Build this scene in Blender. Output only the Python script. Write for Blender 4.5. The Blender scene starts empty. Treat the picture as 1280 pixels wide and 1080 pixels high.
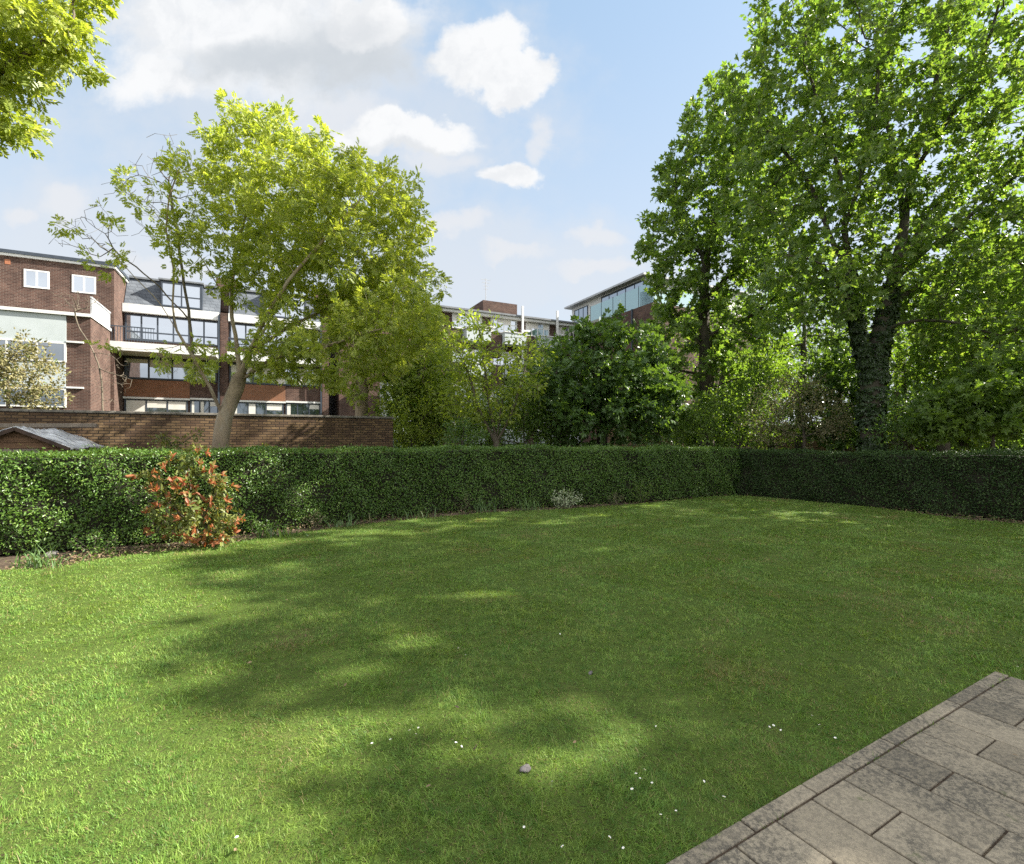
import bpy, math, random
import numpy as np
from mathutils import Vector
R = math.radians
SC = bpy.context.scene
COL = SC.collection

# ------------------------------------------------------------------ camera
CAM_H = 1.7
cd = bpy.data.cameras.new("camera"); cam = bpy.data.objects.new("camera", cd); COL.objects.link(cam)
cam.location = (0, 0, CAM_H); cam.rotation_euler = (R(90), 0, 0)
cd.sensor_fit = 'HORIZONTAL'; cd.sensor_width = 36; cd.lens = 36 * 620 / 1280
cd.shift_y = 10 / 1280; cd.clip_start = 0.05; cd.clip_end = 3000
SC.camera = cam

# ------------------------------------------------------------------ light
SUN_EL, SUN_AZ = 36.0, 80.0          # azimuth clockwise from +Y
EXPOSURE = 1.8
SKY = 0.10
OVER = 2.3                           # brightness of the added fill cloud against the display white
s_el, s_az = R(SUN_EL), R(SUN_AZ)
SUN_DIR = Vector((math.cos(s_el) * math.sin(s_az), math.cos(s_el) * math.cos(s_az), math.sin(s_el)))
ld = bpy.data.lights.new("sun", 'SUN'); ld.energy = 5.0; ld.angle = R(0.55); ld.color = (1.0, 0.945, 0.85)
lo = bpy.data.objects.new("sun", ld); COL.objects.link(lo)
lo.rotation_euler = SUN_DIR.to_track_quat('Z', 'Y').to_euler(); lo.location = (30, 12, 30)
SC.view_settings.view_transform = 'Standard'; SC.view_settings.look = 'None'
SC.view_settings.exposure = EXPOSURE; SC.view_settings.gamma = 1.0
SC.cycles.max_bounces = 6; SC.cycles.diffuse_bounces = 3; SC.cycles.glossy_bounces = 3
SC.cycles.transmission_bounces = 4; SC.cycles.transparent_max_bounces = 4
SC.cycles.caustics_reflective = False; SC.cycles.caustics_refractive = False
SC.cycles.use_denoising = False
SC.cycles.sample_clamp_indirect = 6.0


class NT:
    def __init__(s, tree): s.t = tree; s.n = tree.nodes; s.l = tree.links
    def node(s, typ, **kw):
        n = s.n.new(typ)
        for k, v in kw.items(): setattr(n, k, v)
        return n
    def put(s, sock, v):
        if isinstance(v, bpy.types.NodeSocket): s.l.new(v, sock)
        elif v is not None:
            sock.default_value = tuple(v) + (1,) if isinstance(v, (tuple, list)) and len(v) == 3 and len(sock.default_value) == 4 else v
    def m(s, op, a, b=None, c=None, clamp=False):
        n = s.node('ShaderNodeMath', operation=op, use_clamp=clamp)
        for i, v in enumerate((a, b, c)):
            if v is not None: s.put(n.inputs[i], v)
        return n.outputs[0]
    def vm(s, op, a, b=None):
        n = s.node('ShaderNodeVectorMath', operation=op); s.put(n.inputs[0], a)
        if b is not None: s.put(n.inputs[1], b)
        return n.outputs[0]
    def mix(s, f, a, b, blend='MIX'):
        n = s.node('ShaderNodeMix', data_type='RGBA', blend_type=blend); n.clamp_factor = True
        s.put(n.inputs[0], f); s.put(n.inputs[6], a); s.put(n.inputs[7], b)
        return n.outputs[2]
    def noise(s, vec=None, scale=5, detail=3, rough=.5, out=0):
        n = s.node('ShaderNodeTexNoise'); n.inputs['Scale'].default_value = scale
        n.inputs['Detail'].default_value = detail; n.inputs['Roughness'].default_value = rough
        if vec is not None: s.l.new(vec, n.inputs['Vector'])
        return n.outputs[out]
    def ramp(s, f, lo, hi, a=0., b=1.):
        n = s.node('ShaderNodeMapRange', interpolation_type='SMOOTHSTEP'); s.put(n.inputs[0], f)
        for i, v in enumerate((lo, hi, a, b)): s.put(n.inputs[i + 1], v)
        return n.outputs[0]


def build_world():
    w = bpy.data.worlds.new("World"); SC.world = w; w.use_nodes = True
    g = NT(w.node_tree); g.n.clear()
    sky = g.node('ShaderNodeTexSky', sky_type='NISHITA', sun_disc=False)
    sky.sun_elevation = s_el; sky.sun_rotation = s_az
    sky.air_density = 1.0; sky.dust_density = 1.6; sky.ozone_density = 1.4
    tc = g.node('ShaderNodeTexCoord'); d = tc.outputs['Generated']
    sp = g.node('ShaderNodeSeparateXYZ'); g.l.new(d, sp.inputs[0])
    y = g.m('MAXIMUM', sp.outputs[1], 0.05)
    u0 = g.m('DIVIDE', sp.outputs[0], y); v0 = g.m('DIVIDE', sp.outputs[2], y)
    cb = g.node('ShaderNodeCombineXYZ'); g.l.new(u0, cb.inputs[0]); g.l.new(v0, cb.inputs[1])
    p = cb.outputs[0]
    # puffed edges: the directions are bent by noise before the cloud banks are measured
    n1 = g.node('ShaderNodeTexNoise'); n1.inputs['Scale'].default_value = 5; n1.inputs['Detail'].default_value = 7
    n1.inputs['Roughness'].default_value = .58; g.l.new(p, n1.inputs['Vector'])
    off = g.vm('SCALE', g.vm('SUBTRACT', n1.outputs[1], (0.5, 0.5, 0.5)))
    off.node.inputs['Scale'].default_value = 0.20
    pw = g.vm('ADD', p, off)
    sw = g.node('ShaderNodeSeparateXYZ'); g.l.new(pw, sw.inputs[0])
    u, v = sw.outputs[0], sw.outputs[1]

    def bank(x, yy, rx, ry):
        a = g.m('DIVIDE', g.m('SUBTRACT', u, (x - 640) / 620), rx / 620)
        b = g.m('DIVIDE', g.m('SUBTRACT', v, (550 - yy) / 620), ry / 620)
        return g.m('SUBTRACT', 1.0, g.m('ADD', g.m('MULTIPLY', a, a), g.m('MULTIPLY', b, b)))
    def union(lst):
        r = bank(*lst[0])
        for q in lst[1:]: r = g.m('MAXIMUM', r, bank(*q))
        return r
    body = union([(330, 45, 215, 88), (200, 95, 62, 42), (430, 45, 110, 75), (250, 15, 150, 50)])
    puffs = union([(600, 75, 68, 46), (648, 108, 45, 36), (500, 160, 95, 27), (640, 218, 46, 24), (455, 18, 46, 36)])
    soft = union([(678, 178, 22, 28), (420, 135, 90, 30), (550, 192, 62, 24), (745, 291, 52, 15), (85, 250, 46, 30), (12, 252, 26, 16),
                  (640, 315, 45, 12), (200, 330, 120, 22), (740, 330, 70, 12), (560, 285, 60, 16)])
    veil = union([(400, 130, 360, 170), (600, 330, 420, 80), (100, 300, 260, 110), (420, 200, 240, 100)])
    fine = g.noise(p, 9, 9, .62)
    fb = g.m('MULTIPLY', g.m('SUBTRACT', fine, .5), 1.5)
    mb = g.m('MULTIPLY', g.ramp(g.m('ADD', body, fb), -.25, .80), .95)
    mp = g.m('MULTIPLY', g.ramp(g.m('ADD', puffs, fb), -.15, .48), .97)
    ms = g.m('MULTIPLY', g.ramp(g.m('ADD', soft, fb), -.1, 1.0), .75)
    mv = g.m('MULTIPLY', g.ramp(g.m('ADD', veil, g.m('MULTIPLY', fb, 1.2)), -.2, 1.0), .55)
    grey = g.ramp(g.m('ADD', union([(440, 70, 120, 52), (330, 75, 110, 32), (555, 200, 55, 14), (520, 178, 60, 10)]), g.m('MULTIPLY', fb, 1.0)), -.7, 1.25, 0., .85)
    front = g.m('GREATER_THAN', sp.outputs[1], 0.06)
    # thin high haze whitens the sky towards the horizon
    el = g.ramp(sp.outputs[2], -.02, .80, 1., 0.)
    WHITE = 0.84 / SKY / 2 ** EXPOSURE
    base = g.mix(g.m('MULTIPLY', el, .90), g.mix(.72, sky.outputs[0], (.50 * WHITE, .73 * WHITE, .96 * WHITE)), (.95 * WHITE, 1.0 * WHITE, 1.06 * WHITE))
    white = (1.16 * WHITE, 1.17 * WHITE, 1.18 * WHITE)
    c = g.mix(g.m('MULTIPLY', mv, front), base, (.93 * WHITE, .97 * WHITE, 1.03 * WHITE))
    c = g.mix(g.m('MULTIPLY', ms, front), c, (1.0 * WHITE, 1.02 * WHITE, 1.06 * WHITE))
    billow = g.m('MULTIPLY', g.ramp(g.noise(pw, 7, 9, .6), .44, .62), .42)
    white = g.mix(billow, white, (.84 * WHITE, .88 * WHITE, .93 * WHITE))
    cl = g.mix(grey, white, (.68 * WHITE, .74 * WHITE, .80 * WHITE))
    c = g.mix(g.m('MULTIPLY', mb, front), c, cl)
    c = g.mix(g.m('MULTIPLY', mp, front), c, g.mix(g.m('MULTIPLY', grey, .6), white, (.72 * WHITE, .77 * WHITE, .83 * WHITE)))
    # unseen bright cloud added overhead and behind the camera to lift the shade
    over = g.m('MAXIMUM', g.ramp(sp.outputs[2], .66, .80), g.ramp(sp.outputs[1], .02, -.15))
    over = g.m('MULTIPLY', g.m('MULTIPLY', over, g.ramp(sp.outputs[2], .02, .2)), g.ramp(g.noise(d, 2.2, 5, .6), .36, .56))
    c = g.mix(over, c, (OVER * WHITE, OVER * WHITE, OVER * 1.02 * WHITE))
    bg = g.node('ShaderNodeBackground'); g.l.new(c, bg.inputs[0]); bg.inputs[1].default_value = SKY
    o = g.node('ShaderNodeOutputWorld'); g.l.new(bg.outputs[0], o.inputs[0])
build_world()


# ------------------------------------------------------------------ mesh helpers
def link(o, parent=None):
    COL.objects.link(o)
    if parent is not None: o.parent = parent
    return o

def mesh_np(name, V, F, mat, parent=None, smooth=False, mats=None, midx=None):
    """V (N,3); F: list of equal-width index arrays"""
    me = bpy.data.meshes.new(name)
    V = np.asarray(V, np.float32); me.vertices.add(len(V)); me.vertices.foreach_set("co", V.ravel())
    loops = np.concatenate([np.asarray(f, np.int32).ravel() for f in F])
    tot = np.concatenate([np.full(len(f), f.shape[1], np.int32) for f in F])
    st = np.concatenate([[0], np.cumsum(tot)[:-1]]).astype(np.int32)
    me.loops.add(len(loops)); me.loops.foreach_set("vertex_index", loops)
    me.polygons.add(len(tot)); me.polygons.foreach_set("loop_start", st)
    if midx is not None: me.polygons.foreach_set("material_index", np.asarray(midx, np.int32))
    me.polygons.foreach_set("use_smooth", np.full(len(tot), smooth))
    for mm in (mats or [mat]): me.materials.append(mm)
    me.update(calc_edges=True)
    return link(bpy.data.objects.new(name, me), parent)

class MB:
    def __init__(s): s.v = []; s.f = []
    def quad(s, a, b, c, d):
        i = len(s.v); s.v += [tuple(a), tuple(b), tuple(c), tuple(d)]; s.f.append((i, i + 1, i + 2, i + 3)); return s
    def poly(s, pts):
        i = len(s.v); s.v += [tuple(p) for p in pts]; s.f.append(tuple(range(i, i + len(pts)))); return s
    def box(s, x0, x1, y0, y1, z0, z1):
        i = len(s.v)
        s.v += [(x0, y0, z0), (x1, y0, z0), (x1, y1, z0), (x0, y1, z0), (x0, y0, z1), (x1, y0, z1), (x1, y1, z1), (x0, y1, z1)]
        s.f += [tuple(i + k for k in q) for q in ((0, 3, 2, 1), (4, 5, 6, 7), (0, 1, 5, 4), (1, 2, 6, 5), (2, 3, 7, 6), (3, 0, 4, 7))]
        return s
    def prism(s, pts, d):
        """pts: a closed outline, d: extrusion vector"""
        n = len(pts); i = len(s.v); d = Vector(d)
        s.v += [tuple(p) for p in pts] + [tuple(Vector(p) + d) for p in pts]
        s.f.append(tuple(range(i + n - 1, i - 1, -1))); s.f.append(tuple(range(i + n, i + 2 * n)))
        for k in range(n): s.f.append((i + k, i + (k + 1) % n, i + n + (k + 1) % n, i + n + k))
        return s
    def bar(s, a, b, w, h=None):
        a = Vector(a); b = Vector(b); d = (b - a).normalized(); h = h or w
        x = d.cross(Vector((0, 0, 1))); x = x.normalized() if x.length > 1e-3 else Vector((1, 0, 0)); z = x.cross(d)
        pts = [a + x * w / 2 + z * h / 2, a - x * w / 2 + z * h / 2, a - x * w / 2 - z * h / 2, a + x * w / 2 - z * h / 2]
        return s.prism(pts, b - a)
    def build(s, name, mat, parent=None, bevel=0, smooth=False):
        me = bpy.data.meshes.new(name); me.from_pydata(s.v, [], s.f); me.materials.append(mat)
        o = link(bpy.data.objects.new(name, me), parent)
        if smooth: me.polygons.foreach_set("use_smooth", [True] * len(me.polygons))
        if bevel:
            b = o.modifiers.new("edge", 'BEVEL'); b.width = bevel; b.segments = 2; b.limit_method = 'ANGLE'
        return o

def tag(o, label=None, cat=None, group=None, kind=None):
    if label: o['label'] = label
    if cat: o['category'] = cat
    if group: o['group'] = group
    if kind: o['kind'] = kind
    return o

def empty(name, loc=(0, 0, 0), rz=0.0):
    o = bpy.data.objects.new(name, None); o.location = loc; o.rotation_euler = (0, 0, rz); o.empty_display_size = .3
    return link(o)

def at(px, py, d):
    return np.array([(px - 640) / 620 * d, d, CAM_H + (550 - py) / 620 * d])

def onground(px, py):
    d = 620 * CAM_H / (py - 550); return np.array([(px - 640) / 620 * d, d])


# ------------------------------------------------------------------ materials
def mat_base(name):
    m = bpy.data.materials.new(name); m.use_nodes = True; g = NT(m.node_tree); g.n.clear()
    out = g.node('ShaderNodeOutputMaterial'); b = g.node('ShaderNodeBsdfPrincipled'); g.l.new(b.outputs[0], out.inputs[0])
    return m, g, b, out

def leaf_mat(name, c1, c2, trans=.35, rough=.42, spec=.45, tint=(1.5, 1.35, .45), clump=1.2, c3=None):
    m, g, b, out = mat_base(name)
    geo = g.node('ShaderNodeNewGeometry'); tc = g.node('ShaderNodeTexCoord')
    rnd = geo.outputs['Random Per Island']
    n = g.ramp(g.noise(tc.outputs['Object'], clump, 2), .35, .65)
    f = g.m('ADD', g.m('MULTIPLY', rnd, .65), g.m('MULTIPLY', n, .35))
    c = g.mix(f, c1, c2)
    if c3: c = g.mix(g.m('GREATER_THAN', rnd, .86), c, c3)
    g.l.new(c, b.inputs['Base Color']); b.inputs['Roughness'].default_value = rough
    b.inputs['Specular IOR Level'].default_value = spec
    t = g.node('ShaderNodeBsdfTranslucent'); g.l.new(g.mix(1.0, c, tint, 'MULTIPLY'), t.inputs[0])
    mx = g.node('ShaderNodeMixShader'); mx.inputs[0].default_value = trans
    g.l.new(b.outputs[0], mx.inputs[1]); g.l.new(t.outputs[0], mx.inputs[2]); g.l.new(mx.outputs[0], out.inputs[0])
    return m

def noise_mat(name, c1, c2, scale=8, rough=.8, bump=.3, bscale=40, spec=.3, c3=None, s3=2., stretch=None):
    m, g, b, out = mat_base(name); tc = g.node('ShaderNodeTexCoord'); p = tc.outputs['Object']
    if stretch: p = g.vm('MULTIPLY', p, stretch)
    c = g.mix(g.ramp(g.noise(p, scale, 5, .6), .3, .7), c1, c2)
    if c3: c = g.mix(g.ramp(g.noise(p, s3, 4, .6), .48, .68), c, c3)
    g.l.new(c, b.inputs['Base Color']); b.inputs['Roughness'].default_value = rough; b.inputs['Specular IOR Level'].default_value = spec
    if bump:
        bp = g.node('ShaderNodeBump'); bp.inputs['Strength'].default_value = bump; bp.inputs['Distance'].default_value = .02
        g.l.new(g.noise(p, bscale, 4, .65), bp.inputs['Height']); g.l.new(bp.outputs[0], b.inputs['Normal'])
    return m

def brick_mat(name, c1, c2, mortar, bw=.225, bh=.075, ms=.010, c3=None):
    m, g, b, out = mat_base(name); tc = g.node('ShaderNodeTexCoord')
    sp = g.node('ShaderNodeSeparateXYZ'); g.l.new(tc.outputs['Object'], sp.inputs[0])
    cb = g.node('ShaderNodeCombineXYZ'); g.l.new(g.m('ADD', sp.outputs[0], sp.outputs[1]), cb.inputs[0]); g.l.new(sp.outputs[2], cb.inputs[1])
    t = g.node('ShaderNodeTexBrick'); g.l.new(cb.outputs[0], t.inputs['Vector']); t.offset = .5
    g.put(t.inputs['Color1'], c1); g.put(t.inputs['Color2'], c2); g.put(t.inputs['Mortar'], mortar)
    t.inputs['Scale'].default_value = 1; t.inputs['Brick Width'].default_value = bw; t.inputs['Row Height'].default_value = bh
    t.inputs['Mortar Size'].default_value = ms; t.inputs['Mortar Smooth'].default_value = .3; t.inputs['Bias'].default_value = -.1
    n = g.noise(cb.outputs[0], 1.1, 4, .6)
    c = g.mix(g.ramp(n, .3, .75, 0., .55), t.outputs[0], c3 or tuple(x * .5 for x in c1))
    g.l.new(c, b.inputs['Base Color']); b.inputs['Roughness'].default_value = .88; b.inputs['Specular IOR Level'].default_value = .25
    bp = g.node('ShaderNodeBump'); bp.inputs['Strength'].default_value = .5; bp.inputs['Distance'].default_value = .01; bp.invert = True
    g.l.new(t.outputs[1], bp.inputs['Height']); g.l.new(bp.outputs[0], b.inputs['Normal'])
    return m

def glass_mat(name, dark=(.02, .03, .035), mixf=.45, tint=(.85, .92, 1.)):
    m, g, b, out = mat_base(name)
    g.put(b.inputs['Base Color'], dark); b.inputs['Roughness'].default_value = .08
    tc = g.node('ShaderNodeTexCoord')
    gl = g.node('ShaderNodeBsdfGlossy'); gl.inputs['Roughness'].default_value = .03; g.put(gl.inputs[0], tint)
    bp = g.node('ShaderNodeBump'); bp.inputs['Strength'].default_value = .06; bp.inputs['Distance'].default_value = .1
    g.l.new(g.noise(tc.outputs['Object'], .8, 1), bp.inputs['Height']); g.l.new(bp.outputs[0], gl.inputs['Normal'])
    mx = g.node('ShaderNodeMixShader'); mx.inputs[0].default_value = mixf
    g.l.new(b.outputs[0], mx.inputs[1]); g.l.new(gl.outputs[0], mx.inputs[2]); g.l.new(mx.outputs[0], out.inputs[0])
    return m

M = {}
M['bark_pale'] = noise_mat('bark_pale', (.34, .27, .18), (.20, .155, .105), 6, .85, .6, 22, stretch=(1, 1, .35), c3=(.40, .35, .26), s3=3)
M['bark_dark'] = noise_mat('bark_dark', (.045, .038, .028), (.085, .07, .05), 7, .9, .6, 20, stretch=(1, 1, .3), c3=(.05, .06, .03), s3=2)
M['bark_mid'] = noise_mat('bark_mid', (.15, .125, .09), (.09, .075, .055), 7, .9, .5, 22, stretch=(1, 1, .3))
M['ash_leaf'] = leaf_mat('ash_leaf', (.20, .265, .048), (.34, .39, .085), .54, c3=(.42, .45, .12), tint=(1.65, 1.6, .6))
M['lime_yellow'] = leaf_mat('yellow_green_leaf', (.17, .245, .040), (.29, .35, .07), .52, tint=(1.65, 1.6, .55))
M['maple_leaf'] = leaf_mat('maple_leaf', (.095, .165, .036), (.185, .26, .062), .5, .36, .45, c3=(.24, .30, .075), tint=(1.45, 1.55, .55))
M['dark_leaf'] = leaf_mat('dark_leaf', (.060, .125, .030), (.115, .20, .05), .44, .36, .55)
M['under_leaf'] = leaf_mat('understorey_leaf', (.08, .145, .032), (.165, .24, .055), .5, tint=(1.6, 1.65, .45))
M['far_leaf'] = leaf_mat('far_leaf', (.06, .115, .02), (.13, .19, .035), .5, tint=(1.6, 1.65, .45))
M['pale_leaf'] = leaf_mat('pale_blossom', (.29, .26, .13), (.20, .19, .08), .25, .6, .2, tint=(1.1, 1.05, .7), c3=(.11, .14, .04))
M['dusty_leaf'] = leaf_mat('dusty_leaf', (.16, .16, .08), (.24, .21, .12), .3, .5, .3, tint=(1.1, 1.05, .6), c3=(.07, .10, .03))
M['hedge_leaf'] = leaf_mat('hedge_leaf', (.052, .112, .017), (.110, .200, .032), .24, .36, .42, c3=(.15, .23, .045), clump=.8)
M['hedge_shade_leaf'] = leaf_mat('hedge_leaf_painted_shade', (.020, .046, .010), (.042, .080, .018), .18, .45, .25, c3=(.07, .115, .03), clump=.8)  # darker copy of the hedge leaf, the right hedge's shade put into its colour
M['twigs'] = noise_mat('hedge_twigs', (.012, .014, .007), (.028, .024, .014), 14, .95, .3, 30)
M['ivy_leaf'] = leaf_mat('ivy_leaf', (.022, .045, .012), (.04, .07, .018), .15, .35, .5)
M['dead_leaf'] = leaf_mat('dead_leaf', (.13, .085, .05), (.24, .18, .11), .1, .7, .2, tint=(1, .9, .7), c3=(.05, .035, .025))
M['red_leaf'] = leaf_mat('young_red_leaf', (.29, .092, .046), (.40, .19, .082), .36, .45, .3, tint=(1.35, 1.0, .5), c3=(.24, .19, .06))
M['photinia_leaf'] = leaf_mat('green_photinia_leaf', (.09, .13, .03), (.19, .20, .055), .28, .45, .3)
M['yellow_leaf'] = leaf_mat('golden_leaf', (.34, .32, .04), (.24, .27, .04), .35)
M['variegated'] = leaf_mat('variegated_leaf', (.56, .60, .42), (.20, .28, .12), .25, .45, .4, tint=(1.1, 1.1, .7))
M['strap_leaf'] = leaf_mat('strap_leaf', (.09, .17, .055), (.15, .23, .08), .25, .4, .4)
M['brick_brown'] = brick_mat('dark_brown_brick', (.055, .027, .021), (.115, .060, .044), (.17, .14, .115))
M['brick_red'] = brick_mat('orange_red_brick', (.25, .10, .048), (.18, .075, .04), (.20, .15, .11), c3=(.14, .07, .04))
M['brick_stock'] = brick_mat('brown_stock_brick', (.22, .145, .075), (.075, .046, .030), (.035, .029, .023), bw=.235, bh=.078, ms=.013, c3=(.085, .05, .032))
M['white'] = noise_mat('white_paint', (.62, .62, .60), (.54, .54, .52), 3, .6, .05, 30)
M['render_panel'] = noise_mat('pale_grey_render', (.42, .46, .465), (.37, .41, .41), 1.2, .8, .05, 30)
M['dark_frame'] = noise_mat('charcoal_frame', (.035, .045, .06), (.045, .055, .07), 4, .45, 0, 10)
M['dark_frame_part'] = M['dark_frame']
M['slate'] = brick_mat('slate_tiles', (.10, .115, .135), (.15, .165, .185), (.05, .055, .065), bw=.35, bh=.22, ms=.012)
M['lead'] = noise_mat('lead_grey', (.17, .18, .19), (.12, .13, .14), 4, .6, .1)
M['concrete'] = noise_mat('coping_concrete', (.24, .22, .19), (.13, .12, .10), 6, .9, .3, 30)
M['glass'] = glass_mat('window_glass', mixf=.42)
M['glass_dark'] = glass_mat('window_glass_dim', mixf=.22)
M['glass_green'] = glass_mat('balcony_glass', (.10, .20, .19), .35, (.8, .95, .95))
M['blind'] = noise_mat('blind_fabric', (.62, .60, .55), (.55, .53, .48), 3, .9, 0)
M['metal'] = noise_mat('galvanised_metal', (.42, .43, .44), (.33, .34, .35), 5, .5, 0)
M['wood_brown'] = noise_mat('shed_timber', (.20, .115, .06), (.12, .07, .04), 5, .8, .3, 30, stretch=(.5, .5, 6))
M['wood_grey'] = noise_mat('weathered_board', (.17, .14, .11), (.24, .20, .16), 6, .85, .3, 30, stretch=(8, 8, .6))
M['wood_dark'] = noise_mat('dark_fence_timber', (.085, .055, .04), (.05, .035, .028), 6, .85, .3, 30)
M['tarp'] = noise_mat('crinkled_grey_sheet', (.66, .67, .69), (.30, .31, .33), 3.2, .35, .9, 6, spec=.6, c3=(.10, .10, .10), s3=5)
M['soil'] = noise_mat('bed_soil', (.035, .024, .016), (.075, .052, .034), 9, .95, .9, 25, c3=(.11, .085, .055), s3=14)
M['ground'] = noise_mat('rough_ground', (.05, .07, .02), (.075, .06, .035), .6, .95, .4, 6)
M['stone'] = noise_mat('grey_stone', (.16, .145, .14), (.10, .09, .088), 18, .9, .5, 60)
M['petal'] = noise_mat('white_petal', (.85, .85, .83), (.8, .8, .8), 10, .6, 0)
M['daisy_eye'] = noise_mat('yellow_disc', (.7, .5, .05), (.6, .4, .03), 10, .6, 0)
M['terracotta'] = noise_mat('terracotta', (.35, .14, .07), (.28, .11, .06), 8, .8, .1)


def lawn_mat():
    m, g, b, out = mat_base('lawn_soil_and_thatch'); tc = g.node('ShaderNodeTexCoord'); p = tc.outputs['Object']
    c = g.mix(g.ramp(g.noise(p, 26, 5, .7), .3, .7), (.055, .090, .016), (.085, .125, .024))
    c = g.mix(g.ramp(g.noise(p, 60, 3, .7), .5, .7), c, (.055, .045, .022))
    c = g.mix(g.ramp(g.noise(p, .85, 4, .65), .55, .75, 0., .55), c, (.13, .115, .045))
    g.l.new(c, b.inputs['Base Color']); b.inputs['Roughness'].default_value = .95; b.inputs['Specular IOR Level'].default_value = .1
    bp = g.node('ShaderNodeBump'); bp.inputs['Strength'].default_value = .8; bp.inputs['Distance'].default_value = .03
    g.l.new(g.noise(p, 45, 4, .7), bp.inputs['Height']); g.l.new(bp.outputs[0], b.inputs['Normal'])
    return m

def blade_mat():
    m, g, b, out = mat_base('grass_blade'); tc = g.node('ShaderNodeTexCoord'); p = tc.outputs['Object']
    geo = g.node('ShaderNodeNewGeometry'); rnd = geo.outputs['Random Per Island']
    c = g.mix(rnd, (.095, .215, .030), (.270, .410, .078))
    c = g.mix(g.ramp(g.noise(p, 1.3, 3, .6), .38, .66, 0., .55), c, (.275, .350, .065))
    c = g.mix(g.ramp(g.noise(p, .42, 3, .6), .45, .68, 0., .45), c, (.070, .155, .022))
    c = g.mix(g.ramp(g.noise(p, 11, 4, .65), .42, .60, 0., .75), c, (.055, .135, .022))
    c = g.mix(g.ramp(g.noise(p, 23, 3, .6), .52, .70, 0., .5), c, (.25, .29, .075))
    dry = g.ramp(g.noise(p, .9, 6, .72), .52, .70, 0.05, .75)
    c = g.mix(g.m('LESS_THAN', g.m('FRACT', g.m('MULTIPLY', rnd, 37.0)), dry), c, (.26, .21, .09))
    g.l.new(c, b.inputs['Base Color']); b.inputs['Roughness'].default_value = .5; b.inputs['Specular IOR Level'].default_value = .3
    t = g.node('ShaderNodeBsdfTranslucent'); g.l.new(g.mix(1.0, c, (1.25, 1.2, .5), 'MULTIPLY'), t.inputs[0])
    mx = g.node('ShaderNodeMixShader'); mx.inputs[0].default_value = .35
    g.l.new(b.outputs[0], mx.inputs[1]); g.l.new(t.outputs[0], mx.inputs[2]); g.l.new(mx.outputs[0], out.inputs[0])
    return m

def paving_mat():
    m, g, b, out = mat_base('weathered_paving'); tc = g.node('ShaderNodeTexCoord'); p = tc.outputs['Object']
    geo = g.node('ShaderNodeNewGeometry')
    c = g.mix(geo.outputs['Random Per Island'], (.23, .195, .14), (.34, .29, .21))
    sp = g.ramp(g.noise(p, 48, 6, .8), .42, .58)
    blot = g.ramp(g.noise(p, 1.7, 6, .7), .40, .60)
    c = g.mix(g.m('MULTIPLY', g.m('ADD', g.m('MULTIPLY', blot, .55), .35), sp), c, (.055, .052, .045))
    c = g.mix(g.m('MULTIPLY', blot, .35), c, (.12, .107, .082))
    c = g.mix(g.ramp(g.noise(p, 7, 5, .7), .62, .72, 0., .6), c, (.10, .115, .05))
    g.l.new(c, b.inputs['Base Color']); b.inputs['Roughness'].default_value = .9; b.inputs['Specular IOR Level'].default_value = .25
    bp = g.node('ShaderNodeBump'); bp.inputs['Strength'].default_value = .6; bp.inputs['Distance'].default_value = .006
    g.l.new(g.noise(p, 90, 4, .7), bp.inputs['Height']); g.l.new(bp.outputs[0], b.inputs['Normal'])
    return m


# ------------------------------------------------------------------ the ground
MB().quad((-250, -250, -.06), (250, -250, -.06), (250, 400, -.06), (-250, 400, -.06)).build('ground', M['ground'])['kind'] = 'structure'

lawn_edge_px = [(0, 715), (75, 710), (120, 701), (175, 694), (225, 689), (295, 679), (375, 667), (450, 657), (525, 649), (620, 641), (712, 637), (814, 629),
                (881, 622), (920, 620), (1014, 625), (1109, 637), (1203, 650), (1280, 656)]
edge = [(-24, -4.2), (-13.0, 2.7)] + [tuple(onground(*q)) for q in lawn_edge_px] + [(14.6, 3.2), (18.6, -3.5)]
edge = np.array(edge)
rg = np.random.default_rng(5)
LAWN = np.vstack([edge, [(18.6, -9), (-24, -9)]])

def in_poly(P, poly):
    x, y = P[:, 0], P[:, 1]; ins = np.zeros(len(P), bool); j = len(poly) - 1
    for i in range(len(poly)):
        xi, yi = poly[i]; xj, yj = poly[j]
        c = ((yi > y) != (yj > y)) & (x < (xj - xi) * (y - yi) / (yj - yi + 1e-12) + xi)
        ins ^= c; j = i
    return ins

# densified wobbling turf edge
def densify(P, step):
    out = []
    for a, b in zip(P[:-1], P[1:]):
        n = max(1, int(np.linalg.norm(b - a) / step))
        for k in range(n): out.append(a + (b - a) * k / n)
    out.append(P[-1]); return np.array(out)
ed = densify(edge, .14)
ed = ed + rg.normal(0, .025, ed.shape)
LAWN = np.vstack([ed, [(18.6, -9), (-24, -9)]])
lw = MB(); lw.prism([(x, y, -.05) for x, y in LAWN[::-1]], (0, 0, .07))
lw.build('lawn', lawn_mat())['kind'] = 'structure'

# soil bed strip between the turf and the hedge
UN = np.array([-.49, .87])
bed = MB()
bo = []
for i, (x, y) in enumerate(edge):
    if i < len(edge) - 7: bo.append((x - .25, y + 2.2))
    else: bo.append((x + 2.0, y + 1.3))
bo = np.array(bo)
for i in range(len(edge) - 1):
    a, b = edge[i], edge[i + 1]; c, d = bo[i + 1], bo[i]
    ins = np.array([0, -.25]) if i < len(edge) - 7 else np.array([-.25, -.1])
    bed.quad((*(a + ins), -.02 + .0), (*(b + ins), -.02), (*c, -.02), (*d, -.02))
bed.build('flower_bed_soil', M['soil'])['kind'] = 'structure'

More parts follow.
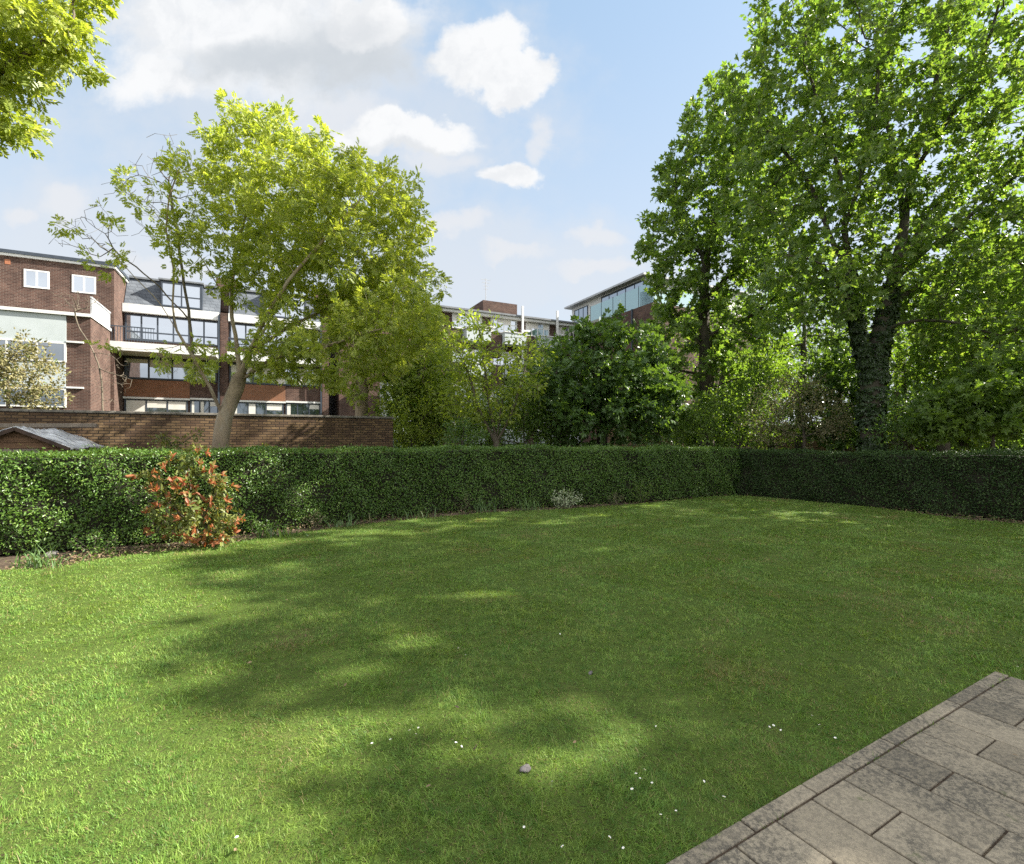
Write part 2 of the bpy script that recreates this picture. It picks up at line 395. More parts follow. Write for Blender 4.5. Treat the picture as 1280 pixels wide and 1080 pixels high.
# patio: slabs in courses half bonded, with a row of edging stones along the turf
PC = np.array([3.46, 3.57]); PU = np.array([-.871, -.491]); PV = np.array([.491, -.871])
pm = MB()
def slab(s0, s1, w0, w1, z=.035, gap=.0045, tilt=.002):
    pts = []
    for s, w in ((s0 + gap, w0 + gap), (s1 - gap, w0 + gap), (s1 - gap, w1 - gap), (s0 + gap, w1 - gap)):
        q = PC + PU * s + PV * w; pts.append((q[0], q[1], -.03))
    zz = z + .03 + rg.uniform(-tilt, tilt)
    pm.prism(pts, (0, 0, zz))
k = 0; s = -.02
while s < 9.0:
    w = .085 + (.245 if k % 2 == 0 else .52)
    s1 = s + .2715
    slab(s, s1, .085, w)
    while w < 6: slab(s, s1, w, w + .535); w += .535
    s = s1; k += 1
s = -.03
while s < 9.0:
    L = .40 + rg.uniform(-.1, .16); slab(s, s + L, 0, .082, z=.034, gap=.004, tilt=.003); s += L
po = pm.build('patio_paving', paving_mat(), bevel=.006); po['kind'] = 'structure'
jm = MB(); q = [PC + PU * s + PV * w for s, w in ((-.01, .01), (-.01, 6.5), (9, 6.5), (9, .01))]
jm.poly([(a[0], a[1], .0255) for a in q]).build('patio_joint_bed', M['soil'])['kind'] = 'structure'

def in_patio(P, m=.0):
    d = P - PC; s = d @ PU; w = d @ PV
    return (s > -m) & (w > -m)


# ------------------------------------------------------------------ grass blades
def grass():
    rng = np.random.default_rng(11); N = 2_600_000
    # polar samples round the viewer's spot give a density that thins with distance
    th = rng.uniform(-1.25, 1.25, N); r = 1.35 * np.exp(rng.uniform(0, 1, N) * math.log(20 / 1.35))
    P = np.stack([r * np.sin(th), r * np.cos(th)], 1)
    rr = rng.uniform(0, 1, N)
    P = P[rr < np.clip(.26 + .08 * r, 0, .95)]
    P = P[in_poly(P, LAWN)]
    e = rng.uniform(0, .035, len(P)) ** 1.3; P = P[~in_patio(P, -e)]
    extra = np.stack([rng.uniform(-9, 9, 60000), rng.uniform(-5, 1.4, 60000)], 1)
    extra = extra[in_poly(extra, LAWN) & ~in_patio(extra)]
    sj = rng.uniform(0, 6.5, 2600); sj = sj[np.sin(sj * 5.1 + 2 * np.sin(sj * 2.3)) > .35]; wj = np.where(rng.uniform(0, 1, len(sj)) < .7, .084, .0) + rng.normal(0, .004, len(sj))
    P = np.vstack([P, extra, PC + sj[:, None] * PU + wj[:, None] * PV]); n = len(P); d = np.linalg.norm(P, axis=1)
    # tufts: blades pulled a little towards random centres
    tuft = np.sin(P[:, 0] * 7.1 + 2 * np.sin(P[:, 1] * 5.3)) * np.sin(P[:, 1] * 6.7 + 2 * np.sin(P[:, 0] * 4.1))
    big = np.sin(P[:, 0] * 1.3 + 1.7 * np.sin(P[:, 1] * .9)) * np.sin(P[:, 1] * 1.1 + 1.5 * np.sin(P[:, 0] * .8))
    fine = np.sin(P[:, 0] * 23 + 3 * np.sin(P[:, 1] * 11)) * np.sin(P[:, 1] * 19 + 3 * np.sin(P[:, 0] * 13))
    L = rng.gamma(5, 1 / 5, n) * (.0215 + .007 * tuft + .008 * fine + .004 * big) + .0006 * d
    W = np.maximum(.0024, .00080 * d) * rng.uniform(.7, 1.3, n)
    az = rng.uniform(0, 2 * math.pi, n); lean = np.clip(rng.normal(.95 - .25 * fine, .42, n), .05, 1.5)
    az = az + 0 * lean; flow = 3 * np.sin(P[:, 0] * 1.9 + 1.4 * np.sin(P[:, 1] * 2.3)); az = np.where(rng.uniform(0, 1, n) < .5, flow + rng.normal(0, .7, n), az)
    D = np.stack([np.cos(az) * np.sin(lean), np.sin(az) * np.sin(lean), np.cos(lean)], 1)
    D2 = D + np.stack([np.cos(az), np.sin(az), -.9 * np.ones(n)], 1) * rng.uniform(.15, .6, n)[:, None]
    D2 /= np.linalg.norm(D2, axis=1)[:, None]
    a2 = az + math.pi / 2 + rng.normal(0, .5, n)
    S = np.stack([np.cos(a2), np.sin(a2), np.zeros(n)], 1) * (W / 2)[:, None]
    B = np.concatenate([P, np.full((n, 1), .016)], 1)
    mid = B + D * (L * .55)[:, None]; tip = mid + D2 * (L * .5)[:, None]
    V = np.stack([B - S, B + S, mid + S * .8, mid - S * .8, tip], 1).reshape(-1, 3)
    i = np.arange(n)[:, None] * 5
    o = mesh_np('lawn_grass', V, [i + np.array([[0, 1, 2, 3]]), i + np.array([[3, 2, 4]])], blade_mat())
    tag(o, 'short mown grass covering the whole lawn', 'grass', kind='stuff')
    print('blades', n)
grass()


# ------------------------------------------------------------------ leaves and branches
def tpl(verts, faces): return np.array(verts, float), [np.array(f) for f in faces]
DIAMOND = tpl([(0, 0, 0), (.45, -.27, .07), (1, 0, -.04), (.45, .27, .07)], [[(0, 1, 2), (0, 2, 3)]])
OVAL = tpl([(0, 0, 0), (.28, -.19, .06), (.68, -.18, .05), (1, 0, -.06), (.68, .18, .05), (.28, .19, .06), (.5, 0, .0)],
           [[(0, 1, 2, 6), (6, 2, 3, 3), (0, 6, 4, 5), (6, 3, 3, 4)]])
OVAL = tpl(OVAL[0], [[(0, 1, 2, 6), (0, 6, 4, 5)], [(6, 2, 3), (6, 3, 4)]])
def lobes(angs, lens, wid=.22):
    v = []; f = []
    for a, l in zip(angs, lens):
        c, s = math.cos(R(a)), math.sin(R(a)); i = len(v)
        for (x, y, z) in ((0, 0, 0), (.5 * l, -wid, .06), (l, 0, -.10), (.5 * l, wid, .06)):
            v.append((x * c - y * s, x * s + y * c, z))
        f += [(i, i + 1, i + 2), (i, i + 2, i + 3)]
    return tpl(v, [f])
MAPLE = lobes((0, 52, -52, 108, -108), (1, .85, .85, .5, .5), .25)
def pinnate(n=3):
    v = []; f = []
    def lf(x, a, l):
        c, s = math.cos(R(a)), math.sin(R(a)); i = len(v)
        for (p, q, z) in ((0, 0, 0), (.5 * l, -.25 * l, .04), (l, 0, -.07), (.5 * l, .25 * l, .04)):
            v.append((x + p * c - q * s, p * s + q * c, z - .25 * x * x))
        f.extend([(i, i + 1, i + 2), (i, i + 2, i + 3)])
    for k in range(n):
        x = .12 + .62 * k / n
        lf(x, 56, .50); lf(x, -56, .50)
    lf(.62, 0, .48)
    return tpl(v, [f])
PINNATE = pinnate()

def unit(a): return a / (np.linalg.norm(a, axis=-1, keepdims=True) + 1e-9)

def leaf_geo(P, D, N, L, T):
    D = unit(D); S = unit(np.cross(N, D)); N = np.cross(D, S)
    v, fs = T; L = L[:, None, None]
    V = P[:, None, :] + L * (v[None, :, 0:1] * D[:, None] + v[None, :, 1:2] * S[:, None] + v[None, :, 2:3] * N[:, None])
    base = (np.arange(len(P)) * len(v))[:, None, None]
    return V.reshape(-1, 3), [(base + f[None]).reshape(-1, f.shape[1]) for f in fs]

def smooth_line(pts, step):
    pts = np.asarray(pts, float); P = np.vstack([2 * pts[0] - pts[1], pts, 2 * pts[-1] - pts[-2]]); out = []
    for i in range(1, len(P) - 2):
        p0, p1, p2, p3 = P[i - 1:i + 3]; n = max(1, int(np.linalg.norm(p2 - p1) / step))
        for t in np.arange(n) / n:
            out.append(.5 * ((2 * p1) + (-p0 + p2) * t + (2 * p0 - 5 * p1 + 4 * p2 - p3) * t * t + (-p0 + 3 * p1 - 3 * p2 + p3) * t ** 3))
    out.append(pts[-1]); return np.array(out)

def colonize(rng, lines, A, step, kill, iters=90, up=.06, jit=.22, infl=1e9):
    pos = []; par = []
    for k, ln in enumerate(lines):
        pl = smooth_line(ln, step)
        if k == 0: prev = -1; s0 = 0
        else:
            prev = int(np.argmin(np.linalg.norm(np.array(pos) - pl[0], axis=1))); s0 = 1
        for q in pl[s0:]:
            pos.append(q + (rng.normal(0, .035 * step, 3) if prev >= 0 else 0)); par.append(prev); prev = len(pos) - 1
    pos = np.array(pos); par = list(par); last = {}
    if len(A) == 0: return pos, np.array(par)
    def near(A, Q):
        bd = np.full(len(A), 1e9); bi = np.zeros(len(A), int)
        for c in range(0, len(Q), 400):
            dd = np.linalg.norm(A[:, None] - Q[None, c:c + 400], axis=2); j = dd.argmin(1); m = dd[np.arange(len(A)), j]
            u = m < bd; bd[u] = m[u]; bi[u] = j[u] + c
        return bd, bi
    nd, ni = near(A, pos)
    for it in range(iters):
        keep = nd > kill; A, nd, ni = A[keep], nd[keep], ni[keep]
        if len(A) == 0: break
        dv = unit(A - pos[ni]); acc = np.zeros((len(pos), 3)); np.add.at(acc, ni, dv)
        idx = np.unique(ni[nd < infl])
        d = unit(acc[idx]); d = unit(d + rng.normal(0, jit, d.shape) + np.array([0, 0, up]))
        new = []; npar = []
        for q, dd in zip(idx, d):
            if q in last and float(last[q] @ dd) > .985: continue
            last[q] = dd; new.append(pos[q] + dd * step); npar.append(q)
        if not new: break
        n0 = len(pos); pos = np.vstack([pos, new]); par += [int(x) for x in npar]
        bd, bi = near(A, np.array(new)); u = bd < nd; nd[u] = bd[u]; ni[u] = bi[u] + n0
    return pos, np.array(par)

def radii(par, rt, rb):
    n = len(par); raw = np.zeros(n); kids = np.bincount(par[par >= 0], minlength=n)
    raw[kids == 0] = 1
    for i in range(n - 1, 0, -1):
        p = par[i]
        if p >= 0: raw[p] += raw[i]
    e = math.log(rb / rt) / math.log(max(raw[0], 2))
    return rt * raw ** e, kids

def tubes(pos, par, rad, k=5, flare=1.0):
    n = len(pos); dirs = np.zeros((n, 3)); has = par >= 0
    dirs[has] = unit(pos[has] - pos[par[has]])
    kids0 = {}
    for i in range(n):
        p = par[i]
        if p >= 0 and (p not in kids0 or rad[i] > rad[kids0[p]]): kids0[p] = i
    for i in range(n):
        if par[i] < 0: dirs[i] = unit(pos[kids0[i]] - pos[i]) if i in kids0 else (0, 0, 1)
    bd = dirs.copy()
    for p, c in kids0.items(): bd[p] = unit(dirs[p] + dirs[c])
    ref = np.array([.35, .93, .12]); X = unit(np.cross(bd, ref)); Y = np.cross(bd, X)
    a = np.arange(k) * 2 * math.pi / k
    ring = lambda P, r, X, Y: P[:, None] + r[:, None, None] * (np.cos(a)[None, :, None] * X[:, None] + np.sin(a)[None, :, None] * Y[:, None])
    E = ring(pos, rad, X, Y).reshape(-1, 3)
    ch = np.where(has)[0]; main = np.array([kids0[par[i]] == i for i in ch], bool)
    start = np.zeros(len(ch), int); start[main] = par[ch[main]] * k
    side = ch[~main]
    Xs = unit(np.cross(dirs[side], ref)); Ys = np.cross(dirs[side], Xs)
    SR = ring(pos[par[side]], np.minimum(rad[side] * 1.25, rad[par[side]]), Xs, Ys).reshape(-1, 3)
    start[~main] = n * k + np.arange(len(side)) * k
    end = ch * k; j = np.arange(k); j2 = (j + 1) % k
    F = np.stack([start[:, None] + j, start[:, None] + j2, end[:, None] + j2, end[:, None] + j], 2).reshape(-1, 4)
    return np.vstack([E, SR]), F

def blob_points(rng, envs):
    out = []
    for (px, py, d, rx, ry, rd, n) in envs:
        c = at(px, py, d); sc = d / 620
        v = unit(rng.normal(size=(n, 3))) * (rng.uniform(0, 1, n) ** (1 / 2.7))[:, None]
        out.append(c + v * np.array([rx * sc, rd, ry * sc]))
    return np.vstack(out)

def crown_leaves(rng, pos, par, rad, kids, per, spread, L, T, thr, up=.8, droop=.15, minz=None, sparse=None):
    sel = np.where((rad <= thr) & (par >= 0))[0]
    if minz is not None: sel = sel[pos[sel][:, 2] > minz]
    if sparse: sel = sel[(pos[sel][:, 0] > sparse[0]) | (rng.uniform(0, 1, len(sel)) < sparse[1])]
    dirs = unit(pos[sel] - pos[par[sel]])
    P = np.repeat(pos[sel], per, 0); Dn = np.repeat(dirs, per, 0); n = len(P)
    t = rng.uniform(0, 1, n)[:, None]
    P = P - Dn * t * np.repeat(np.linalg.norm(pos[sel] - pos[par[sel]], axis=1), per)[:, None]
    o = unit(rng.normal(size=(n, 3))); P = P + o * (spread * rng.uniform(.15, 1, n) ** .7)[:, None]
    D = unit(o + Dn * .5 + rng.normal(0, .35, (n, 3)) + np.array([0, 0, -droop]))
    N = unit(rng.normal(0, .62, (n, 3)) + np.array([0, 0, up * .75]))
    return leaf_geo(P, D, N, L * rng.uniform(.65, 1.25, n), T)

def tree(name, label, cat, base, lines, envs, rb, bark, leaf, L, T, per=6, spread=.28, step=.35, kill=.5, rt=.008, thr=.02, group=None,
         seed=1, up=.8, droop=.15, thin=None, sparse=None, tubek=6, crown='crown', trunk='trunk', grow_up=.06, jit=.22, minz=None, bare_lines=None):
    rng = np.random.default_rng(seed)
    root = empty(name, base); tag(root, label, cat, group)
    A = blob_points(rng, envs)
    pos, par = colonize(rng, lines, A, step, kill, up=grow_up, jit=jit)
    rad, kids = radii(par, rt, rb)
    if thin: rad = rad * np.interp(pos[:, 2], thin[:2], (1, thin[2]))
    inv = -np.array(base)
    V, F = tubes(pos, par, rad, tubek)
    mesh_np(trunk, V + inv, [F], bark, root, smooth=True)
    if leaf is not None:
        V, F = crown_leaves(rng, pos, par, rad, kids, per, spread, L, T, thr, up, droop, minz, sparse)
        mesh_np(crown, V + inv, F, leaf, root)
    return root, pos, par, rad

def ln(d, *pts):
    """limb traced as (px, py[, depth])"""
    return [at(p[0], p[1], p[2] if len(p) > 2 else d) for p in pts]

def bs(px, d): return (float((px - 640) / 620 * d), float(d), -.02)

def root_line(px, d, *pts):
    b = bs(px, d); return [np.array([b[0], b[1], -.25])] + ln(d, *pts)


# ------------------------------------------------------------------ trees
G_FAR = 'trees filling the gaps beyond the boundary'
D = 12.5
ash_lines = [
    root_line(273, D, (277, 545), (283, 520), (291, 495), (299, 472), (296, 430, 12.7), (289, 385, 12.8), (293, 335, 12.9), (303, 285, 12.8), (318, 230, 12.7), (333, 180, 12.6)),
    ln(D, (279, 524), (262, 484, 12.1), (241, 446, 11.8), (221, 413, 11.6), (216, 380, 11.5), (217, 335, 11.4), (208, 290, 11.3), (212, 245, 11.2), (222, 215, 11.2)),
    ln(D, (221, 413, 11.6), (201, 381, 11.4), (168, 345, 11.2), (131, 310, 11.0), (95, 288, 11.0), (70, 279, 11.0)),
    ln(D, (168, 345, 11.2), (120, 330, 11.0), (92, 300, 10.9)),
    ln(D, (232, 430, 11.7), (200, 436, 11.2), (160, 437, 11.0), (120, 430, 10.9)),
    ln(D, (301, 476), (328, 456, 12.2), (359, 443, 12), (391, 440, 11.8), (430, 425, 11.6), (480, 410, 11.5)),
    ln(D, (300, 474), (313, 440, 12.0), (331, 400, 11.6), (360, 352, 11.3), (405, 300, 11.2), (450, 250, 11.2)),
    ln(D, (299, 468), (321, 430, 13.2), (346, 382, 13.8), (370, 320, 14.0), (388, 250, 14), (400, 180, 14)),
    ln(D, (313, 440, 12.0), (360, 410, 12.8), (410, 385, 13.5), (465, 350, 13.8), (510, 320, 13.8)),
    ln(D, (289, 385, 12.8), (268, 350, 12.6), (250, 320, 12.4), (215, 290, 12.2), (180, 250, 12.2)),
    ln(D, (293, 335, 12.9), (275, 280, 13.1), (258, 220, 13.2)),
]
ash_env = [(340, 238, 12.6, 98, 92, 2.4, 540), (395, 275, 12.6, 115, 105, 2.6, 620), (455, 300, 12.6, 78, 95, 2.2, 420), (490, 385, 12.4, 70, 85, 1.8, 380),
           (345, 330, 12.6, 80, 60, 2.2, 190), (400, 440, 11.9, 75, 48, 1.4, 230), (195, 250, 11.9, 52, 62, 1.2, 70), (145, 295, 11.3, 60, 42, .8, 40),
           (235, 450, 11.8, 34, 34, .9, 40), (325, 460, 12.2, 40, 22, .9, 30), (508, 270, 12.6, 34, 66, 1.4, 170), (470, 440, 12.2, 60, 40, 1.3, 140), (335, 172, 12.6, 40, 32, 1.2, 80)]
tree('ash_tree', 'tall ash with pale forked trunk and yellow-green crown before the brown brick garden wall', 'tree', bs(273, D),
     ash_lines, ash_env, .195, M['bark_pale'], M['ash_leaf'], .175, PINNATE, per=12, spread=.19, step=.24, kill=.36, rt=.003, thr=.0052, thin=(3.0, 4.6, .72), seed=3, up=.35, droop=.35, sparse=(float(at(205, 300, 11.6)[0]), .24), tubek=7)

tree('garden_tree', 'slim straight-trunked tree with light yellow-green leaves behind the end of the brick garden wall', 'tree', bs(452, 19),
     [root_line(452, 19, (452, 500), (453, 440), (458, 400), (475, 370)), ln(19, (455, 425), (490, 400), (520, 390)), ln(19, (453, 440), (425, 420), (405, 410)), ln(19, (453, 480), (490, 465), (520, 470))],
     [(495, 400, 19, 62, 72, 2.0, 330), (530, 430, 18.6, 38, 62, 1.6, 200), (450, 395, 19, 50, 40, 1.6, 110), (525, 480, 18.5, 34, 40, 1.2, 120), (450, 462, 18.6, 60, 40, 1.4, 170)], .26, M['bark_pale'], M['lime_yellow'], .20,
     PINNATE, per=13, spread=.34, step=.34, kill=.46, rt=.006, thr=.013, seed=8, droop=.3)

tree('multi_stem_tree', 'small multi-stemmed tree with loose light green leaves and dark thin stems before the flat-roofed block', 'tree', bs(622, 17),
     [root_line(622, 17, (620, 552), (612, 510), (606, 460), (600, 420)), ln(17, (618, 550), (598, 510, 16.6), (585, 465, 16.4), (572, 440, 16.4)),
      ln(17, (622, 552), (640, 515, 16.8), (652, 475, 16.6), (660, 440, 16.6)), ln(17, (620, 552), (628, 500, 17.4), (632, 450, 17.5))],
     [(592, 440, 16.8, 52, 54, 1.3, 300), (650, 465, 16.8, 42, 50, 1.2, 210), (615, 490, 16.8, 64, 44, 1.2, 220), (572, 495, 16.6, 36, 44, .9, 130), (600, 405, 16.8, 26, 24, .8, 40)],
     .12, M['bark_mid'], M['lime_yellow'], .17, DIAMOND, per=15, spread=.30, step=.28, kill=.42, rt=.006, thr=.012, seed=12)

tree('lime_tree', 'rounded dark green broadleaf tree standing below the glazed rooftop storey', 'tree', bs(752, 18.5),
     [root_line(752, 18.5, (752, 545), (753, 510), (755, 470)), ln(18.5, (752, 530), (720, 490), (700, 460)), ln(18.5, (752, 525), (790, 490), (815, 460)), ln(18.5, (753, 510), (740, 450), (745, 420))],
     [(755, 462, 18.5, 86, 70, 2.4, 720), (702, 500, 18.2, 46, 58, 1.8, 330), (808, 500, 18.2, 52, 58, 1.8, 330), (755, 520, 18, 84, 38, 1.6, 320), (700, 535, 17.9, 40, 26, 1.0, 170)],
     .20, M['bark_dark'], M['dark_leaf'], .175, MAPLE, per=20, spread=.40, step=.36, kill=.52, rt=.008, thr=.018, seed=14, up=.9)

tree('sycamore_tree', 'tall narrow green maple in shade behind the lawn corner, rising above the glazed rooftop', 'tree', bs(885, 21),
     [root_line(885, 21, (884, 500), (882, 440), (880, 380), (884, 320), (900, 250), (920, 180)), ln(21, (882, 440), (850, 400), (830, 360)),
      ln(21, (880, 380), (920, 330), (950, 270)), ln(21, (882, 420), (930, 400), (970, 370)), ln(21, (884, 330), (850, 270), (845, 220)), ln(21, (884, 470), (840, 460), (815, 440))],
     [(868, 300, 21, 76, 105, 3.0, 650), (915, 215, 21, 72, 95, 3.0, 560), (858, 425, 21, 62, 88, 2.8, 460), (960, 330, 21.5, 70, 110, 2.8, 360), (862, 210, 21, 40, 55, 2, 170), (905, 150, 21, 52, 60, 2.2, 260), (955, 250, 21, 50, 90, 2.4, 240),
      (925, 460, 20.5, 60, 60, 2.5, 220)],
     .30, M['bark_dark'], M['maple_leaf'], .18, MAPLE, per=19, spread=.35, step=.45, kill=.62, rt=.009, thr=.021, seed=17, up=.9)

D = 15.0
big_lines = [
    root_line(1090, D, (1090, 545), (1089, 505), (1092, 465), (1097, 430), (1108, 385, 15.1), (1120, 335, 15.2), (1130, 280, 15.3), (1142, 215, 15.3), (1160, 140, 15.3), (1182, 50, 15.2), (1195, -60, 15.2)),
    ln(D, (1091, 470), (1078, 430, 14.7), (1068, 385, 14.5), (1062, 335, 14.4), (1056, 285, 14.3), (1050, 220, 14.2), (1030, 150, 14.0), (1010, 90, 13.9)),
    ln(D, (1068, 385, 14.5), (1040, 345, 14.0), (1015, 325, 13.7), (985, 320, 13.5), (955, 328, 13.3)),
    ln(D, (1062, 340, 14.4), (1035, 290, 14.8), (1015, 235, 15.2), (985, 195, 15.4), (950, 150, 15.5)),
    ln(D, (1115, 355, 15.1), (1150, 320, 14.6), (1195, 285, 14.2), (1245, 240, 13.9), (1300, 200, 13.7)),
    ln(D, (1120, 335, 15.2), (1160, 270, 15.8), (1205, 215, 16.2), (1250, 150, 16.5), (1290, 80, 16.6)),
    ln(D, (1108, 385, 15.1), (1160, 350, 15.6), (1220, 320, 15.8), (1290, 300, 16.0)),
    ln(D, (1130, 280, 15.3), (1120, 210, 16.0), (1105, 130, 16.5), (1095, 40, 16.8)),
    ln(D, (1056, 285, 14.3), (1080, 210, 13.6), (1095, 130, 13.2), (1100, 50, 13.0)),
    ln(D, (1142, 215, 15.3), (1185, 150, 14.5), (1225, 80, 14.0), (1250, 0, 13.8)),
    ln(D, (1100, 410, 15), (1150, 400, 14.2), (1200, 405, 13.7), (1250, 420, 13.4)),
]
big_env = [(958, 120, 15.2, 52, 88, 2.2, 260), (1095, 130, 15, 165, 135, 4.2, 900), (1240, 190, 15, 130, 170, 3.8, 700), (1005, 235, 14.8, 98, 120, 3.2, 560), (990, 85, 15, 78, 78, 2.8, 320), (1120, -70, 15, 190, 110, 4.2, 420),
           (1180, 340, 14.8, 130, 75, 3.0, 420), (1010, 370, 14.2, 85, 62, 2.2, 260), (1320, 260, 15, 110, 170, 3.5, 260), (1230, 420, 13.8, 70, 45, 1.6, 120)]
big, bpos, bpar, brad = tree('maple_tree', 'huge spreading maple with ivy-clad forked trunk behind the shaded hedge', 'tree', bs(1090, D),
     big_lines, big_env, .30, M['bark_dark'], M['maple_leaf'], .15, MAPLE, per=11, spread=.30, step=.36, kill=.50, rt=.007, thr=.0165, thin=(4.5, 8, .8), seed=21, up=1.0, droop=.2, tubek=7)
rng = np.random.default_rng(4)
sel = np.where((brad > .09) & (bpos[:, 2] < 6.8) & (bpar >= 0))[0]
P = np.repeat(bpos[sel], 260, 0); n = len(P); rr = np.repeat(brad[sel], 260)
a = rng.uniform(0, 6.283, n); o = np.stack([np.cos(a), np.sin(a), np.zeros(n)], 1)
P = P + o * (rr * rng.uniform(1.0, 1.22, n) + .02)[:, None] + np.stack([np.zeros(n), np.zeros(n), rng.uniform(-.36, .0, n)], 1)
V, F = leaf_geo(P, unit(rng.normal(0, .5, (n, 3)) + np.array([0, 0, -.9])), unit(o + rng.normal(0, .4, (n, 3))), .105 * rng.uniform(.6, 1.2, n), MAPLE)
mesh_np('ivy', V - np.array(bs(1090, D)), F, M['ivy_leaf'], big)

# the tree that hangs in over the upper left corner
tree('overhanging_tree', 'bright yellow-green tree whose drooping branch ends hang in at the upper left corner', 'tree', (-11.2, 8.2, -.02),
     [[np.array([-11.2, 8.2, -.25]), np.array([-11.1, 8.2, 2]), np.array([-10.9, 8.1, 4.2]), np.array([-10.6, 8.0, 6.2]), np.array([-10.2, 7.9, 8.4])],
      [np.array([-10.8, 8.1, 4.6])] + ln(7.6, (-120, 210), (-50, 130), (20, 75), (80, 40)), [np.array([-10.7, 8.1, 5.4])] + ln(7.6, (-140, 90), (-60, 30), (30, 0)),
      [np.array([-10.8, 8.1, 4.0])] + ln(7.6, (-120, 240), (-60, 200), (-10, 160))],
     [(38, 45, 7.6, 82, 52, .8, 190), (15, 120, 7.6, 48, 36, .6, 60), (-5, 165, 7.6, 34, 26, .5, 34), (-70, 60, 7.7, 110, 130, 1.2, 260), (60, -60, 7.6, 90, 60, 1.0, 120), (-190, 20, 8, 160, 200, 1.6, 240)],
     .17, M['bark_mid'], M['ash_leaf'], .18, PINNATE, per=10, spread=.17, step=.17, kill=.27, rt=.004, thr=.0075, seed=31, droop=.45)

# understorey behind the hedge on the shaded side
def shrub(name, label, px, d, envs, leaf, L, T, seed, cat='shrub', bark='bark_dark', per=6, spread=.26, step=.22, kill=.32, rb=.05, group=None, up=.7, droop=.1, minz=None, crown='crown', trunk='stem'):
    c = envs[0]
    lines = [root_line(px, d, (px, min(558, c[1] + c[4] * .9), d), (c[0], c[1], d))]
    for e in envs[1:]: lines.append([lines[0][1]] + ln(d, ((px + e[0]) / 2, e[1] + 10, (d + e[2]) / 2), (e[0], e[1], e[2])))
    return tree(name, label, cat, bs(px, d), lines, envs, rb, M[bark], M[leaf], L * .95, T, per=int(per * 3.0), spread=spread, step=step, kill=kill, rt=.004, thr=.02, seed=seed, group=group, up=up, droop=droop, crown=crown, trunk=trunk, tubek=5)

shrub('flowering_shrub', 'pale dusty-leaved shrub left of the ivy-clad trunk behind the hedge', 1005, 16.6, [(1000, 505, 16.6, 62, 46, 1.0, 260), (960, 530, 16.8, 40, 32, .8, 110), (1040, 530, 16.2, 34, 30, .8, 100)], 'dusty_leaf', .085, DIAMOND, 41, per=9)
shrub('sapling', 'light green maple sapling right of the ivy-clad trunk, under the leaning dark trunk', 1240, 13.0, [(1230, 500, 13, 62, 52, 1.2, 240), (1180, 520, 13, 44, 40, 1.0, 110), (1285, 500, 13, 40, 60, 1.0, 110)], 'under_leaf', .15, MAPLE, 42, cat='tree', per=6, spread=.26)
shrub('laurel_bush', 'dark green bush close to the right side of the ivy-clad trunk', 1140, 14.4, [(1142, 520, 14.4, 40, 40, .9, 170), (1120, 540, 14.2, 34, 22, .5, 70)], 'dark_leaf', .12, OVAL, 43, per=7)
shrub('hazel_bush', 'mid green leafy bush beneath the tall narrow maple', 925, 18.2, [(920, 520, 18.2, 62, 44, 1.2, 260), (870, 530, 18.2, 42, 32, 1.0, 130), (970, 470, 18.0, 40, 50, 1.0, 150)], 'under_leaf', .13, DIAMOND, 44, per=8)
tree('leaning_tree', 'smaller tree with a leaning dark trunk at the right behind the sapling', 'tree', bs(1178, 17.5),
     [root_line(1178, 17.5, (1182, 520), (1200, 470), (1225, 425), (1250, 370), (1270, 310)), ln(17.5, (1225, 425), (1280, 410), (1330, 390)), ln(17.5, (1215, 440), (1190, 380), (1170, 330))],
     [(1250, 400, 17.5, 105, 85, 2.5, 420), (1180, 440, 17.5, 70, 50, 2, 170), (1330, 430, 17.5, 70, 90, 2.2, 220)], .20, M['bark_dark'], M['maple_leaf'], .19, MAPLE, per=12, spread=.42, step=.40, kill=.56, rt=.008, thr=.02, seed=45)
far = [(1000, 25, [(1005, 440, 25, 95, 105, 2.5, 420)]), (1120, 27, [(1120, 430, 27, 80, 110, 2.5, 380)]), (1330, 24, [(1310, 420, 24, 90, 120, 2.5, 380)]), (900, 29, [(895, 460, 29, 85, 90, 2.5, 320)])]
farlab = ['yellow-green tree glimpsed between the tall narrow maple and the ivy-clad trunk', 'light green tree glimpsed straight behind the ivy-clad trunk',
          'light green tree glimpsed behind the leaning dark trunk', 'mid green tree glimpsed low behind the tall narrow maple']
for i, (px, d, envs) in enumerate(far):
    tree('garden_tree', farlab[i], 'tree', bs(px, d), [root_line(px, d, (px, 500), (px + 4, 460), (envs[0][0], envs[0][1] - 40))], envs, .22, M['bark_dark'], M['far_leaf'], .27, DIAMOND,
         per=16, spread=.6, step=.6, kill=.85, rt=.012, thr=.03, seed=50 + i, group=G_FAR)
back = [(820, 27, 520, 60, 50, 'dense dark shrubbery mound low behind the rounded dark tree'), (890, 24, 530, 60, 40, 'dense mid green bush low behind the stem of the tall narrow maple'),
        (965, 23, 500, 60, 65, 'dense tall bush behind the pale dusty-leaved shrub'), (1050, 22, 490, 60, 75, 'dense tall bush just left behind the ivy-clad trunk'),
        (1130, 21, 480, 62, 85, 'dense tall bush just right behind the ivy-clad trunk'), (1205, 20, 490, 62, 75, 'dense tall bush behind the foot of the leaning dark trunk'),
        (1290, 19, 490, 66, 75, 'dense tall bush at the right edge behind the sapling'), (1390, 18, 480, 80, 80, 'dense tall bush just beyond the right edge'), (1080, 30, 430, 90, 130, 'far dense tree deep behind the ivy-clad trunk'),
        (1230, 28, 420, 100, 140, 'far dense tree deep behind the leaning dark trunk'), (940, 33, 440, 80, 110, 'far dense tree deep behind the tall narrow maple'),
        (525, 19.5, 500, 48, 56, 'dense mid green bush rising just past the end of the brick garden wall'), (612, 20.0, 525, 50, 34, 'dense dark bush behind the stems of the multi-stemmed tree')]
